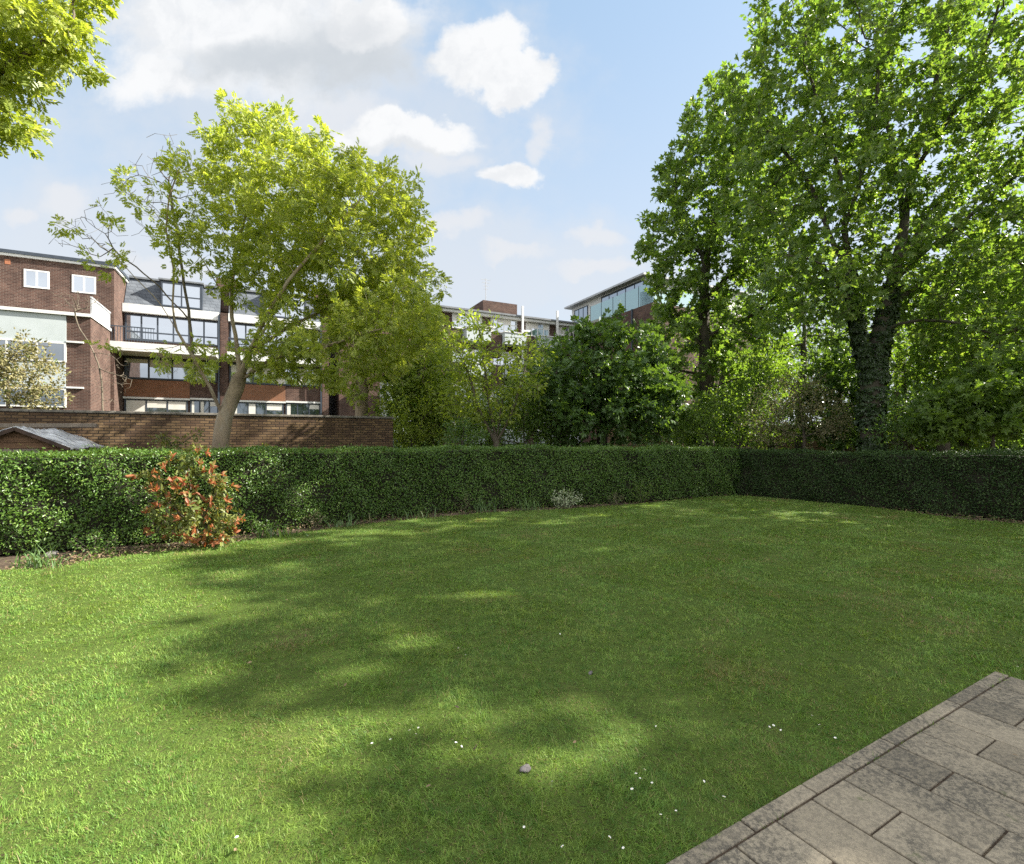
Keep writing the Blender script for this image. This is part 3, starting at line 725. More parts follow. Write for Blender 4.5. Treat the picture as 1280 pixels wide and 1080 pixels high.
for i, (px, d, py, rx, ry, lab) in enumerate(back):
    tree('dense_tree' if d > 26 else 'dense_bush', lab, 'tree' if d > 26 else 'bush', bs(px, d), [root_line(px, d, (px, 545), (px, 520), (px, py))],
         [(px, py, d, rx, ry, 1.6, 300), (px, min(530, py + ry * .8), d, rx, 36, 1.5, 140)], .16, M['bark_dark'], M[('dark_leaf', 'under_leaf', 'maple_leaf')[i % 3]], (.20 if i % 2 else .13) * (1 if d < 26 else 1.4), MAPLE if i % 2 else DIAMOND,
         per=18 if i % 2 else 34, spread=.5, step=.45, kill=.55, rt=.01, thr=.03, seed=110 + i, group='dense growth beyond the boundary')
# tall trees standing to the right of the garden; their shade falls across the lawn
shade = [(17.0, 6.7, 12.8, 2.7, 4.4), (17.4, 8.0, 14.9, 2.5, 4.9), (18.6, 10.6, 17.0, 2.9, 5.8), (16.7, 4.9, 12.6, 1.3, 1.1)]
shlab = ['lowest broadleaf tree outside the right edge, shading the patio and lawn beside it', 'broadleaf tree just outside the right edge whose shadow covers the middle of the lawn', 'tallest broadleaf tree outside the right edge, shading the left part of the lawn',
         'slender small-headed broadleaf tree outside the right edge, shading the bottom of the lawn']
for i, (x, y, h, r, rz) in enumerate(shade):
    rng = np.random.default_rng(70 + i); root = empty('broadleaf_tree', (x, y, -.02)); tag(root, shlab[i], 'tree', 'tall trees to the right of the garden')
    A = np.array([x, y, h - rz]) + unit(rng.normal(size=(900, 3))) * (rng.uniform(0, 1, 900) ** (1 / 2.7))[:, None] * np.array([r, r, rz])
    pos, par = colonize(rng, [[np.array([x, y, -.2]), np.array([x, y + .1, 3]), np.array([x + .1, y, 6]), np.array([x, y, h - rz])]], A, .5, .7)
    rad, kids = radii(par, .01, .32); V, F = tubes(pos, par, rad, 5); inv = -np.array((x, y, -.02))
    mesh_np('trunk', V + inv, [F], M['bark_dark'], root, smooth=True)
    V, F = crown_leaves(rng, pos, par, rad, kids, 14, .48, .27, MAPLE, .03); mesh_np('crown', V + inv, F, M['maple_leaf'], root)

shrub('blossom_shrub', 'large cream-coloured blossoming shrub at the left edge above the brick garden wall', 10, 15.5, [(10, 455, 15.5, 62, 44, 1.3, 330), (40, 490, 15.4, 40, 30, 1.0, 130), (-40, 450, 15.5, 50, 60, 1.2, 150)], 'pale_leaf', .11, DIAMOND, 60, per=10, spread=.2, bark='bark_mid')
shrub('evergreen_bush', 'round dark green bush behind the hedge, left of the multi-stemmed tree', 578, 15.5, [(578, 546, 15.5, 36, 26, .8, 170)], 'dark_leaf', .09, OVAL, 61, per=9, spread=.15)
shrub('light_bush', 'low sunlit yellow-green bush in the gap just past the end of the garden wall', 515, 17.8, [(512, 524, 17.8, 32, 44, .9, 260), (545, 512, 18, 30, 50, .8, 230), (476, 525, 18.4, 22, 36, .6, 120), (498, 500, 18.0, 24, 56, .7, 240)], 'lime_yellow', .11, DIAMOND, 62, per=8)
shrub('hawthorn_bush', 'dense light green bush at the foot of the multi-stemmed tree on its right', 655, 17.9, [(655, 515, 17.9, 40, 44, 1.0, 300), (690, 525, 17.8, 32, 36, .9, 200), (600, 540, 18.2, 40, 22, .9, 150)], 'under_leaf', .11, DIAMOND, 67, per=8)
shrub('elder_tree', 'loose mid green small tree between the multi-stemmed tree and the rounded dark tree', 688, 21, [(685, 470, 21, 36, 50, 1.4, 340), (655, 500, 21, 38, 46, 1.2, 260)], 'under_leaf', .14, DIAMOND, 68, per=7, cat='tree', trunk='trunk', spread=.32, step=.3)
shrub('elder_tree', 'loose yellow-green small tree filling the gap left of the multi-stemmed tree', 548, 21, [(548, 455, 21, 40, 62, 1.4, 380), (515, 495, 21, 40, 50, 1.2, 260), (580, 505, 21, 36, 50, 1.2, 240)], 'lime_yellow', .14, DIAMOND, 69, per=7, cat='tree', trunk='trunk', spread=.32, step=.3)
shrub('wall_climber', 'green leafy climber against the brick garden wall left of the ash trunk', 215, 11.6, [(212, 552, 11.6, 26, 12, .35, 60), (240, 545, 11.6, 16, 10, .3, 26)], 'photinia_leaf', .085, OVAL, 63, per=5, spread=.13, step=.15, kill=.24, rb=.02)
shrub('golden_bush', 'small golden yellow bush peeping over the hedge right of the ash trunk', 330, 10.6, [(328, 566, 10.6, 18, 10, .3, 60)], 'yellow_leaf', .055, OVAL, 64, per=7, spread=.1, step=.12, kill=.2, rb=.02)
# leafless climber on the left-hand building
tree('bare_tree', 'leafless grey twiggy tree against the dark gap beside the left brick building', 'tree', bs(128, 20.5),
     [root_line(128, 20.5, (128, 500), (124, 460), (112, 430), (98, 408), (94, 390)), ln(20.5, (124, 462), (150, 470), (165, 475)), ln(20.5, (118, 440), (140, 445), (150, 455))],
     [(95, 378, 20.5, 26, 16, .8, 130), (140, 470, 20.3, 22, 40, .7, 60)], .032, M['bark_mid'], None, .1, DIAMOND, step=.18, kill=.22, rt=.007, seed=65, jit=.5)
# the leafless upper twigs at the ash's left shoulder are a part of the ash
tw = tree('ash_twigs', 'x', 'x', bs(273, 12.5), [ln(12, (241, 446, 11.8), (237, 400, 12.0), (228, 340, 12.2), (218, 270, 12.3), (210, 225, 12.3)), ln(12, (237, 400, 12.0), (190, 350, 11.9), (150, 320, 11.8))],
          [(205, 215, 12.3, 46, 52, .8, 130), (235, 260, 12.6, 26, 50, .7, 60), (110, 295, 11.8, 62, 34, .6, 60), (165, 250, 12.0, 36, 50, .6, 50)],
          .035, M['bark_mid'], None, .1, DIAMOND, step=.22, kill=.2, rt=.0042, seed=66, jit=.35, grow_up=.25, trunk='bare_twigs')[0]
ash_root = bpy.data.objects['ash_tree']
for ch in list(tw.children): ch.parent = ash_root
bpy.data.objects.remove(tw)


# ------------------------------------------------------------------ hedges
def hedge(name, label, path, heights, thick, leaf, n, L, seed, back_sign=1):
    rng = np.random.default_rng(seed); path = np.array(path, float); H = np.array(heights, float)
    seg = np.linalg.norm(np.diff(path, axis=0), axis=1); cum = np.concatenate([[0], np.cumsum(seg)]); Lt = cum[-1]
    def at_s(s):
        x = np.interp(s, cum, path[:, 0]); y = np.interp(s, cum, path[:, 1]); h = np.interp(s, cum, H) + .016 * np.sin(s * 1.1 + seed) + .012 * np.sin(s * 2.9 + 2)
        e = .25; t = np.stack([np.interp(s + e, cum, path[:, 0]) - np.interp(s - e, cum, path[:, 0]), np.interp(s + e, cum, path[:, 1]) - np.interp(s - e, cum, path[:, 1])], -1)
        t = unit(t); nb = np.stack([-t[..., 1], t[..., 0]], -1) * back_sign      # points away from the lawn
        return np.stack([x, y], -1), t, nb, h
    def bulge(s, z): return .045 * np.sin(s * 2.1 + 1.3 * np.sin(z * 2.6 + s)) + .035 * np.sin(s * 5.3 + z * 4.1) + .02 * np.sin(s * 11 + z * 9)
    # core of twigs
    ss = np.arange(0, Lt + .01, .25); c, t, nb, h = at_s(ss); V = []; rows = 6
    for i, s in enumerate(ss):
        for k in range(rows):
            z = .02 + (h[i] - .10) * k / (rows - 1); q = c[i] + nb[i] * (.09 + bulge(s, z)); V.append((*q, z))
        for k in range(rows):
            z = .02 + (h[i] - .10) * (1 - k / (rows - 1)); q = c[i] + nb[i] * (thick - .09); V.append((*q, z))
    m = rows * 2; idx = np.arange(len(ss) - 1)[:, None] * m; j = np.arange(m)[None]; j2 = (j + 1) % m
    Fc = np.stack([idx + j, idx + m + j, idx + m + j2, idx + j2], 2).reshape(-1, 4)
    V = np.array(V)
    # leaves on face, top and back
    def pts(n, where):
        s = rng.uniform(0, Lt, n); c, t, nb, h = at_s(s)
        if where == 'top':
            w = rng.uniform(-.0, thick, n); z = h + rng.normal(0, .020, n) + .016 * np.sin(s * 3) + .012 * np.sin(s * 7.7 + 1) + (rng.uniform(0, 1, n) < .025) * rng.uniform(0, .13, n) - .03 * (np.minimum(w, thick - w) < .05)
            q = c + nb * w[:, None]; o = np.concatenate([np.zeros((n, 2)), np.ones((n, 1))], 1)
        else:
            z = h * rng.uniform(0, 1, n) ** (.92); w = bulge(s, z) + np.abs(rng.normal(0, .05, n)) - .012 + .10 * np.clip((.14 - z) / .14, 0, 1) * (rng.uniform(0, 1, n) < .6)
            gp = np.sin(s * 3.1 + 2 * np.sin(z * 3)) * np.sin(z * 4 + s * 1.7); w = np.where((gp > .72) & (rng.uniform(0, 1, n) < .6), w + .12, w)
            if where == 'back': w = thick - np.abs(rng.normal(0, .04, n))
            q = c + nb * w[:, None]; o = np.concatenate([-nb if where == 'face' else nb, np.zeros((n, 1))], 1)
        return np.concatenate([q, z[:, None]], 1), o
    Ps = []; Os = []
    for wh, k in (('face', n), ('top', int(n * .42)), ('back', int(n * .18))):
        p, o = pts(k, wh); Ps.append(p); Os.append(o)
    for s0 in (0., Lt):
        c, t, nb, h = at_s(np.full(1500, s0)); p = c + nb * rng.uniform(0, thick, 1500)[:, None]
        Ps.append(np.concatenate([p, (h * rng.uniform(0, 1, 1500))[:, None]], 1)); Os.append(np.concatenate([t * (1 if s0 else -1), np.zeros((1500, 1))], 1))
    P = np.vstack(Ps); O = np.vstack(Os); k = len(P)
    N = unit(O + rng.normal(0, .55, (k, 3)) + np.array([0, 0, .35])); Dd = unit(rng.normal(0, 1, (k, 3)) + np.array([0, 0, -.2]) + O * .25)
    LV, LF = leaf_geo(P, Dd, N, L * rng.uniform(.6, 1.25, k), OVAL)
    nC = len(V); F = [Fc] + [f + nC for f in LF]
    mid = np.concatenate([np.zeros(len(Fc))] + [np.ones(len(f)) for f in LF])
    o = mesh_np(name, np.vstack([V, LV]), F, None, mats=[M['twigs'], leaf], midx=mid)
    tag(o, label, 'hedge'); return o

hedge('clipped_hedge', 'long clipped green hedge running behind the flower bed below the brick garden wall', [(-15.5, 2.1), (-12, 4.2), (-7.45, 7.15), (-5.6, 8.35), (-3.5, 10.15), (-1.0, 12.0), (1.5, 12.85), (4.1, 13.8), (6.95, 15.35), (7.5, 15.7)],
      [1.5, 1.5, 1.51, 1.5, 1.49, 1.51, 1.49, 1.48, 1.40, 1.40], .95, M['hedge_leaf'], 95000, .048, 81)
hedge('clipped_hedge', 'clipped hedge in deep shade running below the ivy-clad trunk at the right', [(6.55, 16.0), (7.1, 15.15), (8.6, 12.9), (10.75, 10.15), (13.0, 6.6), (15.6, 2.6)], [1.36, 1.36, 1.38, 1.42, 1.44, 1.44], .95, M['hedge_shade_leaf'], 52000, .048, 82)


# ------------------------------------------------------------------ bed plants
def photinia():
    rng = np.random.default_rng(90); base = bs(248, 7.95); b = np.array(base)
    root = empty('photinia_bush', base); tag(root, 'bush with orange-red young leaves at the lawn edge before the hedge', 'bush')
    d = 7.9
    lines = [root_line(248, d, (246, 665), (240, 630), (236, 590), (236, 568)), ln(d, (246, 665), (215, 630), (195, 600)), ln(d, (246, 660), (265, 625), (275, 600)),
             ln(d, (248, 672), (280, 660, 7.7), (295, 652, 7.6)), ln(d, (246, 668), (215, 655, 7.7), (188, 645, 7.7)), ln(d, (247, 668), (240, 640, 7.5), (236, 630, 7.3))]
    A = blob_points(rng, [(232, 620, d, 52, 52, .42, 180), (250, 655, d - .1, 56, 32, .42, 190), (192, 600, d, 24, 20, .25, 34), (236, 568, d, 30, 14, .25, 24), (278, 606, d, 22, 24, .25, 34), (205, 650, 7.7, 30, 26, .3, 30)])
    pos, par = colonize(rng, lines, A, .075, .12, up=.25)
    rad, kids = radii(par, .0035, .022); V, F = tubes(pos, par, rad, 5); mesh_np('stem', V - b, [F], M['bark_mid'], root, smooth=True)
    tips = np.where(kids == 0)[0]; tips = tips[np.sin(pos[tips][:, 0] * 9 + 1) + np.sin(pos[tips][:, 2] * 8) + rng.uniform(-1, 1, len(tips)) > -1.1]; td = unit(pos[tips] - pos[par[tips]])
    # rosettes of young red leaves at the shoot ends
    k = 8; P = np.repeat(pos[tips], k, 0); Dn = np.repeat(td, k, 0); n = len(P)
    P = P + Dn * rng.uniform(-.05, .03, n)[:, None]
    Dv = unit(Dn * .75 + unit(rng.normal(size=(n, 3))) * .95 + np.array([0, 0, .3])); N = unit(Dn + rng.normal(0, .35, (n, 3)))
    V, F = leaf_geo(P, Dv, N, .105 * rng.uniform(.6, 1.2, n), OVAL); mesh_np('young_leaves', V - b, F, M['red_leaf'], root)
    sel = np.where((kids > 0) & (rad < .012))[0]; P = np.repeat(pos[sel], 7, 0) + rng.normal(0, .03, (7 * len(sel), 3)); Dn = np.repeat(unit(pos[sel] - pos[par[sel]]), 7, 0); n = len(P)
    Dv = unit(Dn * .3 + unit(rng.normal(size=(n, 3)))); V, F = leaf_geo(P, Dv, unit(rng.normal(0, .5, (n, 3)) + np.array([0, 0, .9])), .10 * rng.uniform(.6, 1.2, n), OVAL)
    mesh_np('foliage', V - b, F, M['photinia_leaf'], root)
photinia()

def straps(name, label, px, py, n, L, seed, mat='strap_leaf', spread=.16, cat='plant', w=.016, group=None):
    rng = np.random.default_rng(seed); x, y = onground(px, py); root_loc = (float(x), float(y), 0)
    V = []; F = []
    for i in range(n):
        a = rng.uniform(0, 6.283); bx, by = rng.normal(0, spread, 2) * np.array([1, .5]); l = L * rng.uniform(.55, 1.15); lean = rng.uniform(.1, .75)
        out = np.array([math.cos(a), math.sin(a)]); sd = np.array([-math.sin(a), math.cos(a), 0]) * w / 2 * rng.uniform(.7, 1.3); p = np.array([bx, by, -.02]); q = len(V); el = math.pi / 2 - lean * .4
        for k in range(6):
            ww = (1, 1.1, 1, .85, .55, .06)[k]; V += [p - sd * ww, p + sd * ww]
            p = p + np.array([out[0] * math.cos(el), out[1] * math.cos(el), math.sin(el)]) * l / 5; el -= lean * rng.uniform(.3, .8)
        for k in range(5): F.append((q + 2 * k, q + 2 * k + 1, q + 2 * k + 3, q + 2 * k + 2))
    o = mesh_np(name, np.array(V), [np.array(F)], M[mat], smooth=True); o.location = root_loc; return tag(o, label, cat, group)
straps('daffodil_clump', 'clump of arching strap leaves at the far left in front of the hedge', 48, 710, 60, .36, 1)
straps('daffodil_clump', 'clump of pale strap leaves just right of the dried low shrub by the bed', 428, 659, 40, .30, 2)
straps('daffodil_clump', 'single tuft of green strap leaves in the bare stretch of soil midway along the hedge', 516, 648, 34, .30, 3)
straps('grass_clump', 'tall grey-green grassy clump left of the variegated shrub, farther from it', 604, 640, 60, .46, 4, w=.010)
straps('grass_clump', 'low grassy clump touching the left side of the variegated shrub', 664, 638, 60, .38, 5, w=.010)
straps('bed_plant', 'low green leafy clump right of the red bush at the bed edge', 352, 672, 46, .22, 6, spread=.22, w=.026)
straps('daffodil_clump', 'thin bleached leaf tuft standing at the grass edge beyond the dried low shrub', 463, 654, 12, .24, 7, mat='dusty_leaf', spread=.04)

def bed_shrub(name, label, px, py, rx, ry, leaf, L, n, seed, T=OVAL):
    rng = np.random.default_rng(seed); x, y = onground(px, py); y += .25; x = (px - 640) / 620 * y; s = y / 620; base = (float(x), float(y), -.02); b = np.array(base)
    root = empty(name, base); tag(root, label, 'shrub')
    c = np.array([x, y, ry * s * 1.0]); v = unit(rng.normal(size=(n, 3))) * (rng.uniform(0, 1, n) ** (1 / 2.6))[:, None]
    A = c + v * np.array([rx * s, rx * s * .6, ry * s])
    pos, par = colonize(rng, [[np.array([x, y, -.05]), np.array([x, y, ry * s * .5])]], A[A[:, 2] > .03], .06, .09, up=.1)
    rad, kids = radii(par, .002, .012); V, F = tubes(pos, par, rad, 4); mesh_np('stem', V - b, [F], M['bark_mid'], root)
    V, F = crown_leaves(rng, pos, par, rad, kids, 6, .06, L, T, .02, up=.7); mesh_np('foliage', V - b, F, M[leaf], root)
bed_shrub('variegated_shrub', 'small cream-and-green variegated shrub at the foot of the hedge', 706, 636, 23, 12, 'variegated', .05, 170, 1)
bed_shrub('green_shrub', 'upright mid green shrub to the right of the variegated one at the hedge foot', 801, 630, 18, 17, 'under_leaf', .055, 150, 2)
bed_shrub('low_shrub', 'dried yellowish low shrub midway between the red bush and the bare soil', 392, 662, 18, 11, 'dusty_leaf', .035, 130, 3)
bed_shrub('low_shrub', 'brownish low shrub at the hedge foot left of the grassy clumps', 577, 641, 16, 12, 'dusty_leaf', .04, 110, 4)
bed_shrub('low_shrub', 'small sparse greyish shrub between the variegated and the upright green one', 770, 632, 13, 8, 'dusty_leaf', .035, 70, 5)
bed_shrub('low_shrub', 'dark leafy low growth between the far left strap leaves and the red bush', 118, 698, 34, 16, 'hedge_leaf', .04, 170, 6)
bed_shrub('low_shrub', 'dark green low shrub immediately right of the red bush under the hedge', 330, 676, 26, 15, 'hedge_leaf', .045, 140, 7)

def rock(name, label, loc, r, seed, mat='stone', flat=.5, group=None):
    rng = np.random.default_rng(seed); V = []; F = []; nu, nv = 12, 7; ph = rng.uniform(0, 6, 6)
    for j in range(nv):
        t = math.pi * j / (nv - 1)
        for i in range(nu):
            a = 2 * math.pi * i / nu; k = 1 + .16 * math.sin(2 * a + ph[0]) + .12 * math.sin(3 * a + ph[1] + t) + .08 * math.sin(5 * a + ph[2])
            V.append((r * k * math.sin(t) * math.cos(a), r * .8 * k * math.sin(t) * math.sin(a), r * flat * math.cos(t) * (1 + .1 * math.sin(3 * a + ph[3]))))
    for j in range(nv - 1):
        for i in range(nu): F.append((j * nu + i, (j + 1) * nu + i, (j + 1) * nu + (i + 1) % nu, j * nu + (i + 1) % nu))
    o = mesh_np(name, np.array(V), [np.array(F)], M[mat], smooth=True); o.location = loc; o.rotation_euler = (rng.uniform(-.2, .2), rng.uniform(-.2, .2), 1.1)
    return tag(o, label, 'stone', group)
x, y = onground(657, 968); rock('stone', 'flat grey stone lying on the near lawn', (x, y, .030), .032, 1, flat=.28)
x, y = onground(738, 846); rock('stone', 'small brown stone in the middle of the lawn', (x, y, .028), .020, 2, flat=.5)
rock('stone', 'pale stone at the foot of the hedge behind the far left strap leaves', (-6.75, 7.26, .02), .09, 3, flat=.6)

# daisies scattered in the turf
def daisies():
    pts = [(795, 980), (800, 986), (806, 975), (790, 1000), (815, 992), (826, 1033), (834, 1038), (845, 1028), (762, 1062), (779, 1076), (703, 1074), (655, 1049),
           (962, 921), (976, 924), (1024, 917), (1044, 934), (820, 919), (757, 897), (962, 920), (967, 918), (570, 940), (577, 945), (566, 936), (512, 924), (520, 929), (488, 936), (465, 941), (523, 921),
           (582, 827), (597, 821), (573, 818), (585, 812), (1272, 842), (1240, 823), (700, 800), (1015, 905), (880, 990), (905, 1010), (296, 1062), (690, 990)]
    rng = np.random.default_rng(3); V = []; F = []; mid = []
    n = 11; r0, r1 = .003, .0105
    for i in range(n):
        a = 2 * math.pi * i / n; c, s = math.cos(a), math.sin(a); w = .0026; q = len(V)
        V += [(r0 * c - w * .6 * s, r0 * s + w * .6 * c, .0), (r0 * c + w * .6 * s, r0 * s - w * .6 * c, .0), (r1 * c + w * s, r1 * s - w * c, .002), (r1 * c - w * s, r1 * s + w * c, .002)]
        F.append((q, q + 1, q + 2, q + 3)); mid.append(0)
    q = len(V)
    for i in range(8): a = 2 * math.pi * i / 8; V.append((.0042 * math.cos(a), .0042 * math.sin(a), .001))
    V.append((0, 0, .004))
    Ft = []
    for i in range(8): Ft.append((q + i, q + (i + 1) % 8, q + 8)); mid.append(1)
    q = len(V); V += [(-.001, 0, -.04), (.001, 0, -.04), (.001, 0, 0), (-.001, 0, 0)]
    proto = mesh_np('daisy', np.array(V), [np.array(F), np.array(Ft), np.array([(q, q + 1, q + 2, q + 3)])], None, mats=[M['petal'], M['daisy_eye'], M['strap_leaf']], midx=mid + [2])
    tag(proto, 'small white daisy open in the lawn turf', 'daisy', 'white daisies in the lawn')
    for i, (px, py) in enumerate(pts):
        o = proto if i == 0 else proto.copy()
        if i: COL.objects.link(o)
        x, y = onground(px, py); o.location = (x, y, .052); o.rotation_euler = (rng.uniform(.0, .7), rng.uniform(-.3, .3), rng.uniform(0, 6)); k = rng.uniform(.45, .7); o.scale = (k, k, k)
daisies()


def litter():
    """dead leaves, weeds and ivy scraps lying in the bed, too many to count"""
    rng = np.random.default_rng(77); n = 9000; i = rng.integers(1, len(edge) - 2, n); t = rng.uniform(0, 1, n)[:, None]; a = edge[i] * (1 - t) + edge[i + 1] * t
    nb = np.where((i < len(edge) - 7)[:, None], np.array([-.45, .89]), np.array([.85, .52])); P = a + nb * (rng.uniform(0, 1, n) ** 1.2 * .75 - .04)[:, None]
    z = np.abs(rng.normal(0, .022, n)) + .005 + .09 * (rng.uniform(0, 1, n) < .12) * rng.uniform(0, 1, n)
    V, F = leaf_geo(np.concatenate([P, z[:, None]], 1), unit(rng.normal(0, 1, (n, 3)) * np.array([1, 1, .4])), unit(rng.normal(0, .45, (n, 3)) + np.array([0, 0, 1])), .05 * rng.uniform(.4, 1.2, n), OVAL)
    k = rng.uniform(0, 1, n); tot = np.concatenate([np.where(k < .62, 0, 1) for f in F])
    m = np.concatenate([np.repeat(np.where(k < .62, 0, 1), len(f) // n) for f in F])
    o = mesh_np('bed_ground_cover', V, F, None, mats=[M['dead_leaf'], M['under_leaf']], midx=m); tag(o, 'dead leaves and small weeds on the bare soil under the hedges', 'ground cover', kind='stuff')
litter()

def fallen():
    rng = np.random.default_rng(78); n = 420; P = np.stack([rng.uniform(-7, 10, n), rng.uniform(1.9, 14, n)], 1); P = P[in_poly(P, LAWN)]; n = len(P)
    V, F = leaf_geo(np.concatenate([P, rng.uniform(.035, .05, (n, 1))], 1), unit(rng.normal(0, 1, (n, 3)) * np.array([1, 1, .3])), unit(rng.normal(0, .4, (n, 3)) + np.array([0, 0, 1])), .030 * rng.uniform(.4, 1.3, n), OVAL)
    tag(mesh_np('fallen_leaves', V, F, M['dead_leaf']), 'small dry leaves fallen here and there on the lawn', 'leaves', kind='stuff')
fallen()


# ------------------------------------------------------------------ garden wall, shed and fence
U2 = np.array([.8944, .4472]); RZ = math.atan2(.4472, .8944)
def garden_wall():
    w0 = np.array([-4.1, 17.1]) - U2 * 22; o = empty('garden_wall', (w0[0], w0[1], 0), RZ); tag(o, 'high brown brick garden wall with stone coping behind the ash trunk', 'wall')
    MB().box(0, 22, 0, .30, -.3, 2.43).build('wall', M['brick_stock'], o)
    c = MB(); x = -.03
    while x < 22.03:
        l = min(.9, 22.03 - x); c.box(x + .004, x + l - .004, -.035, .335, 2.432, 2.50); x += .9
    c.build('coping', M['concrete'], o, bevel=.01)
garden_wall()

def shed():
    b = np.array([-9.98, 10.0]); u = np.array([.871, .491]); v = np.array([-.491, .871])
    o = empty('garden_shed', (b[0], b[1], 0), math.atan2(.491, .871)); tag(o, 'low timber shed with crinkled pale sheet roof behind the left hedge', 'shed')
    wl = MB(); hw = .72; L = 3.1
    z = 0.0
    while z < 1.86:                                              # lapped boards of the gable
        z1 = min(z + .12, 1.88); w0 = hw if z < 1.55 else hw * (1.90 - z) / .35; w1 = hw if z1 < 1.55 else max(.02, hw * (1.90 - z1) / .35)
        wl.prism([(-w0, .0, z), (w0, .0, z), (w1, .018, z1), (-w1, .018, z1)], (0, .02, 0)); z += .118
    wl.box(-hw, -hw + .04, .04, L, 0, 1.52); wl.box(hw - .04, hw, .04, L, 0, 1.52); wl.box(-hw, hw, L - .03, L, 0, 1.52)
    wl.build('wall', M['wood_brown'], o)
    d = MB()
    for i in range(7): d.box(-.62 + i * .14, -.62 + i * .14 + .132, -.025, -.003, .05, 1.52)
    d.build('door', M['wood_grey'], o)
    for sg in (-1, 1):
        V = []; nx, ny = 10, 26; rng = np.random.default_rng(5 + sg)
        for j in range(ny + 1):
            for i in range(nx + 1):
                t = i / nx; x = sg * t * (hw + .13); zz = 1.945 - t * (.43) + .012 * math.sin(j * 1.9 + 3 * t) + rng.uniform(-.008, .008) + .02 * math.sin(t * 9 + j * .4)
                V.append((x, -.12 + (L + .25) * j / ny, zz))
        F = [(j * (nx + 1) + i, j * (nx + 1) + i + 1, (j + 1) * (nx + 1) + i + 1, (j + 1) * (nx + 1) + i) for j in range(ny) for i in range(nx)]
        r = mesh_np('roof', np.array(V), [np.array(F)], M['tarp'], o, smooth=True); sm = r.modifiers.new('thickness', 'SOLIDIFY'); sm.thickness = .02; sm.offset = -1
    for sg in (-1, 1): MB().bar((0, -.13, 1.925), (sg * (hw + .12), -.13, 1.505), .03, .07).build('bargeboard', M['wood_dark'], o)
shed()
fw = empty('boundary_wall', (7.0, 36.0, 0), math.atan2(-14, 40)); tag(fw, 'shaded brown brick boundary wall glimpsed beneath the trees at the right', 'wall')
MB().box(0, 60, 0, .3, -.3, 2.6).build('wall', M['brick_stock'], fw); MB().box(-.02, 60.02, -.03, .33, 2.602, 2.67).build('coping', M['concrete'], fw)
tb = MB().bar((-13.4, 11.55, 2.03), (-10.75, 12.85, 2.08), .12, .10).box(-12.0, -11.9, 12.2, 12.3, 0, 2.0)
tag(tb.build('timber_beam', M['wood_grey'], bevel=.01), 'pale timber beam on a post, level, just behind the shed roof', 'beam')

def fence():
    a = np.array([-1.2, 17.0]); b = np.array([9.6, 19.6]); d = b - a; L = np.linalg.norm(d); o = empty('wooden_fence', (a[0], a[1], 0), math.atan2(d[1], d[0]))
    tag(o, 'low dark timber fence just visible over the far hedge under the trees', 'fence')
    p = MB(); x = 0
    while x < L: p.box(x, x + .115, 0, .02, 0, 1.36 + .01 * math.sin(x * 7)); x += .125
    p.build('boards', M['wood_dark'], o); MB().box(0, L, -.03, .05, 1.375, 1.42).build('rail', M['wood_dark'], o)
    for x in np.arange(0, L, 1.8): MB().box(x - .05, x + .05, .051, .15, 0, 1.47).build('post', M['wood_dark'], o)
fence()


# ------------------------------------------------------------------ buildings: one row seen obliquely
O = np.array([-23.7, 30.0]); BU = np.array([.8944, .4472]); BV = np.array([-.4472, .8944])
def S(px, off=0.):
    k = (px - 640) / 620; return float((k * (O[1] + off * BV[1]) - O[0] - off * BV[0]) / (BU[0] - k * BU[1]))
def Z(px, py, off=0.):
    return float(CAM_H + (550 - py) / 620 * (O[1] + S(px, off) * BU[1] + off * BV[1]))

def window(parent, x0, x1, z0, z1, y, cols=2, frame='dark_frame', glass='glass', t=.07, rows=(), dep=.10, blind=0.):
    """frame standing 2 mm proud of wall plane y, its glass set back inside; a child of parent"""
    f = MB(); f.box(x0, x1, y - .03, y + dep, z1 - t, z1); f.box(x0, x1, y - .03, y + dep, z0, z0 + t); f.box(x0, x0 + t, y - .03, y + dep, z0 + t, z1 - t); f.box(x1 - t, x1, y - .03, y + dep, z0 + t, z1 - t)
    for k in range(1, cols):
        x = x0 + (x1 - x0) * k / cols; f.box(x - t / 2, x + t / 2, y - .025, y + dep, z0 + t, z1 - t)
    for r in rows:
        zz = z0 + (z1 - z0) * r; f.box(x0 + t, x1 - t, y - .02, y + dep, zz - t / 2, zz + t / 2)
    w = f.build('window', M[frame], parent)
    MB().quad((x0 + t * .5, y - .006, z0 + t * .5), (x1 - t * .5, y - .006, z0 + t * .5), (x1 - t * .5, y - .006, z1 - t * .5), (x0 + t * .5, y - .006, z1 - t * .5)).build('pane', M[glass], w)
    if blind:
        rb = random.Random(int(x0 * 97 + z0 * 31))
        for k in range(cols):
            if rb.random() < .7 or k == 0:
                a, b = x0 + (x1 - x0) * k / cols + t * .5, x0 + (x1 - x0) * (k + 1) / cols - t * .5
                if rb.random() < .3: b = a + (b - a) * .4; hh = (z1 - z0 - 2 * t)
                else: hh = (z1 - z0) * blind * rb.uniform(.5, 1.4)
                MB().box(a, b, y - .016, y - .010, z1 - t - hh, z1 - t).build('blind', M['blind'], w)
    return w

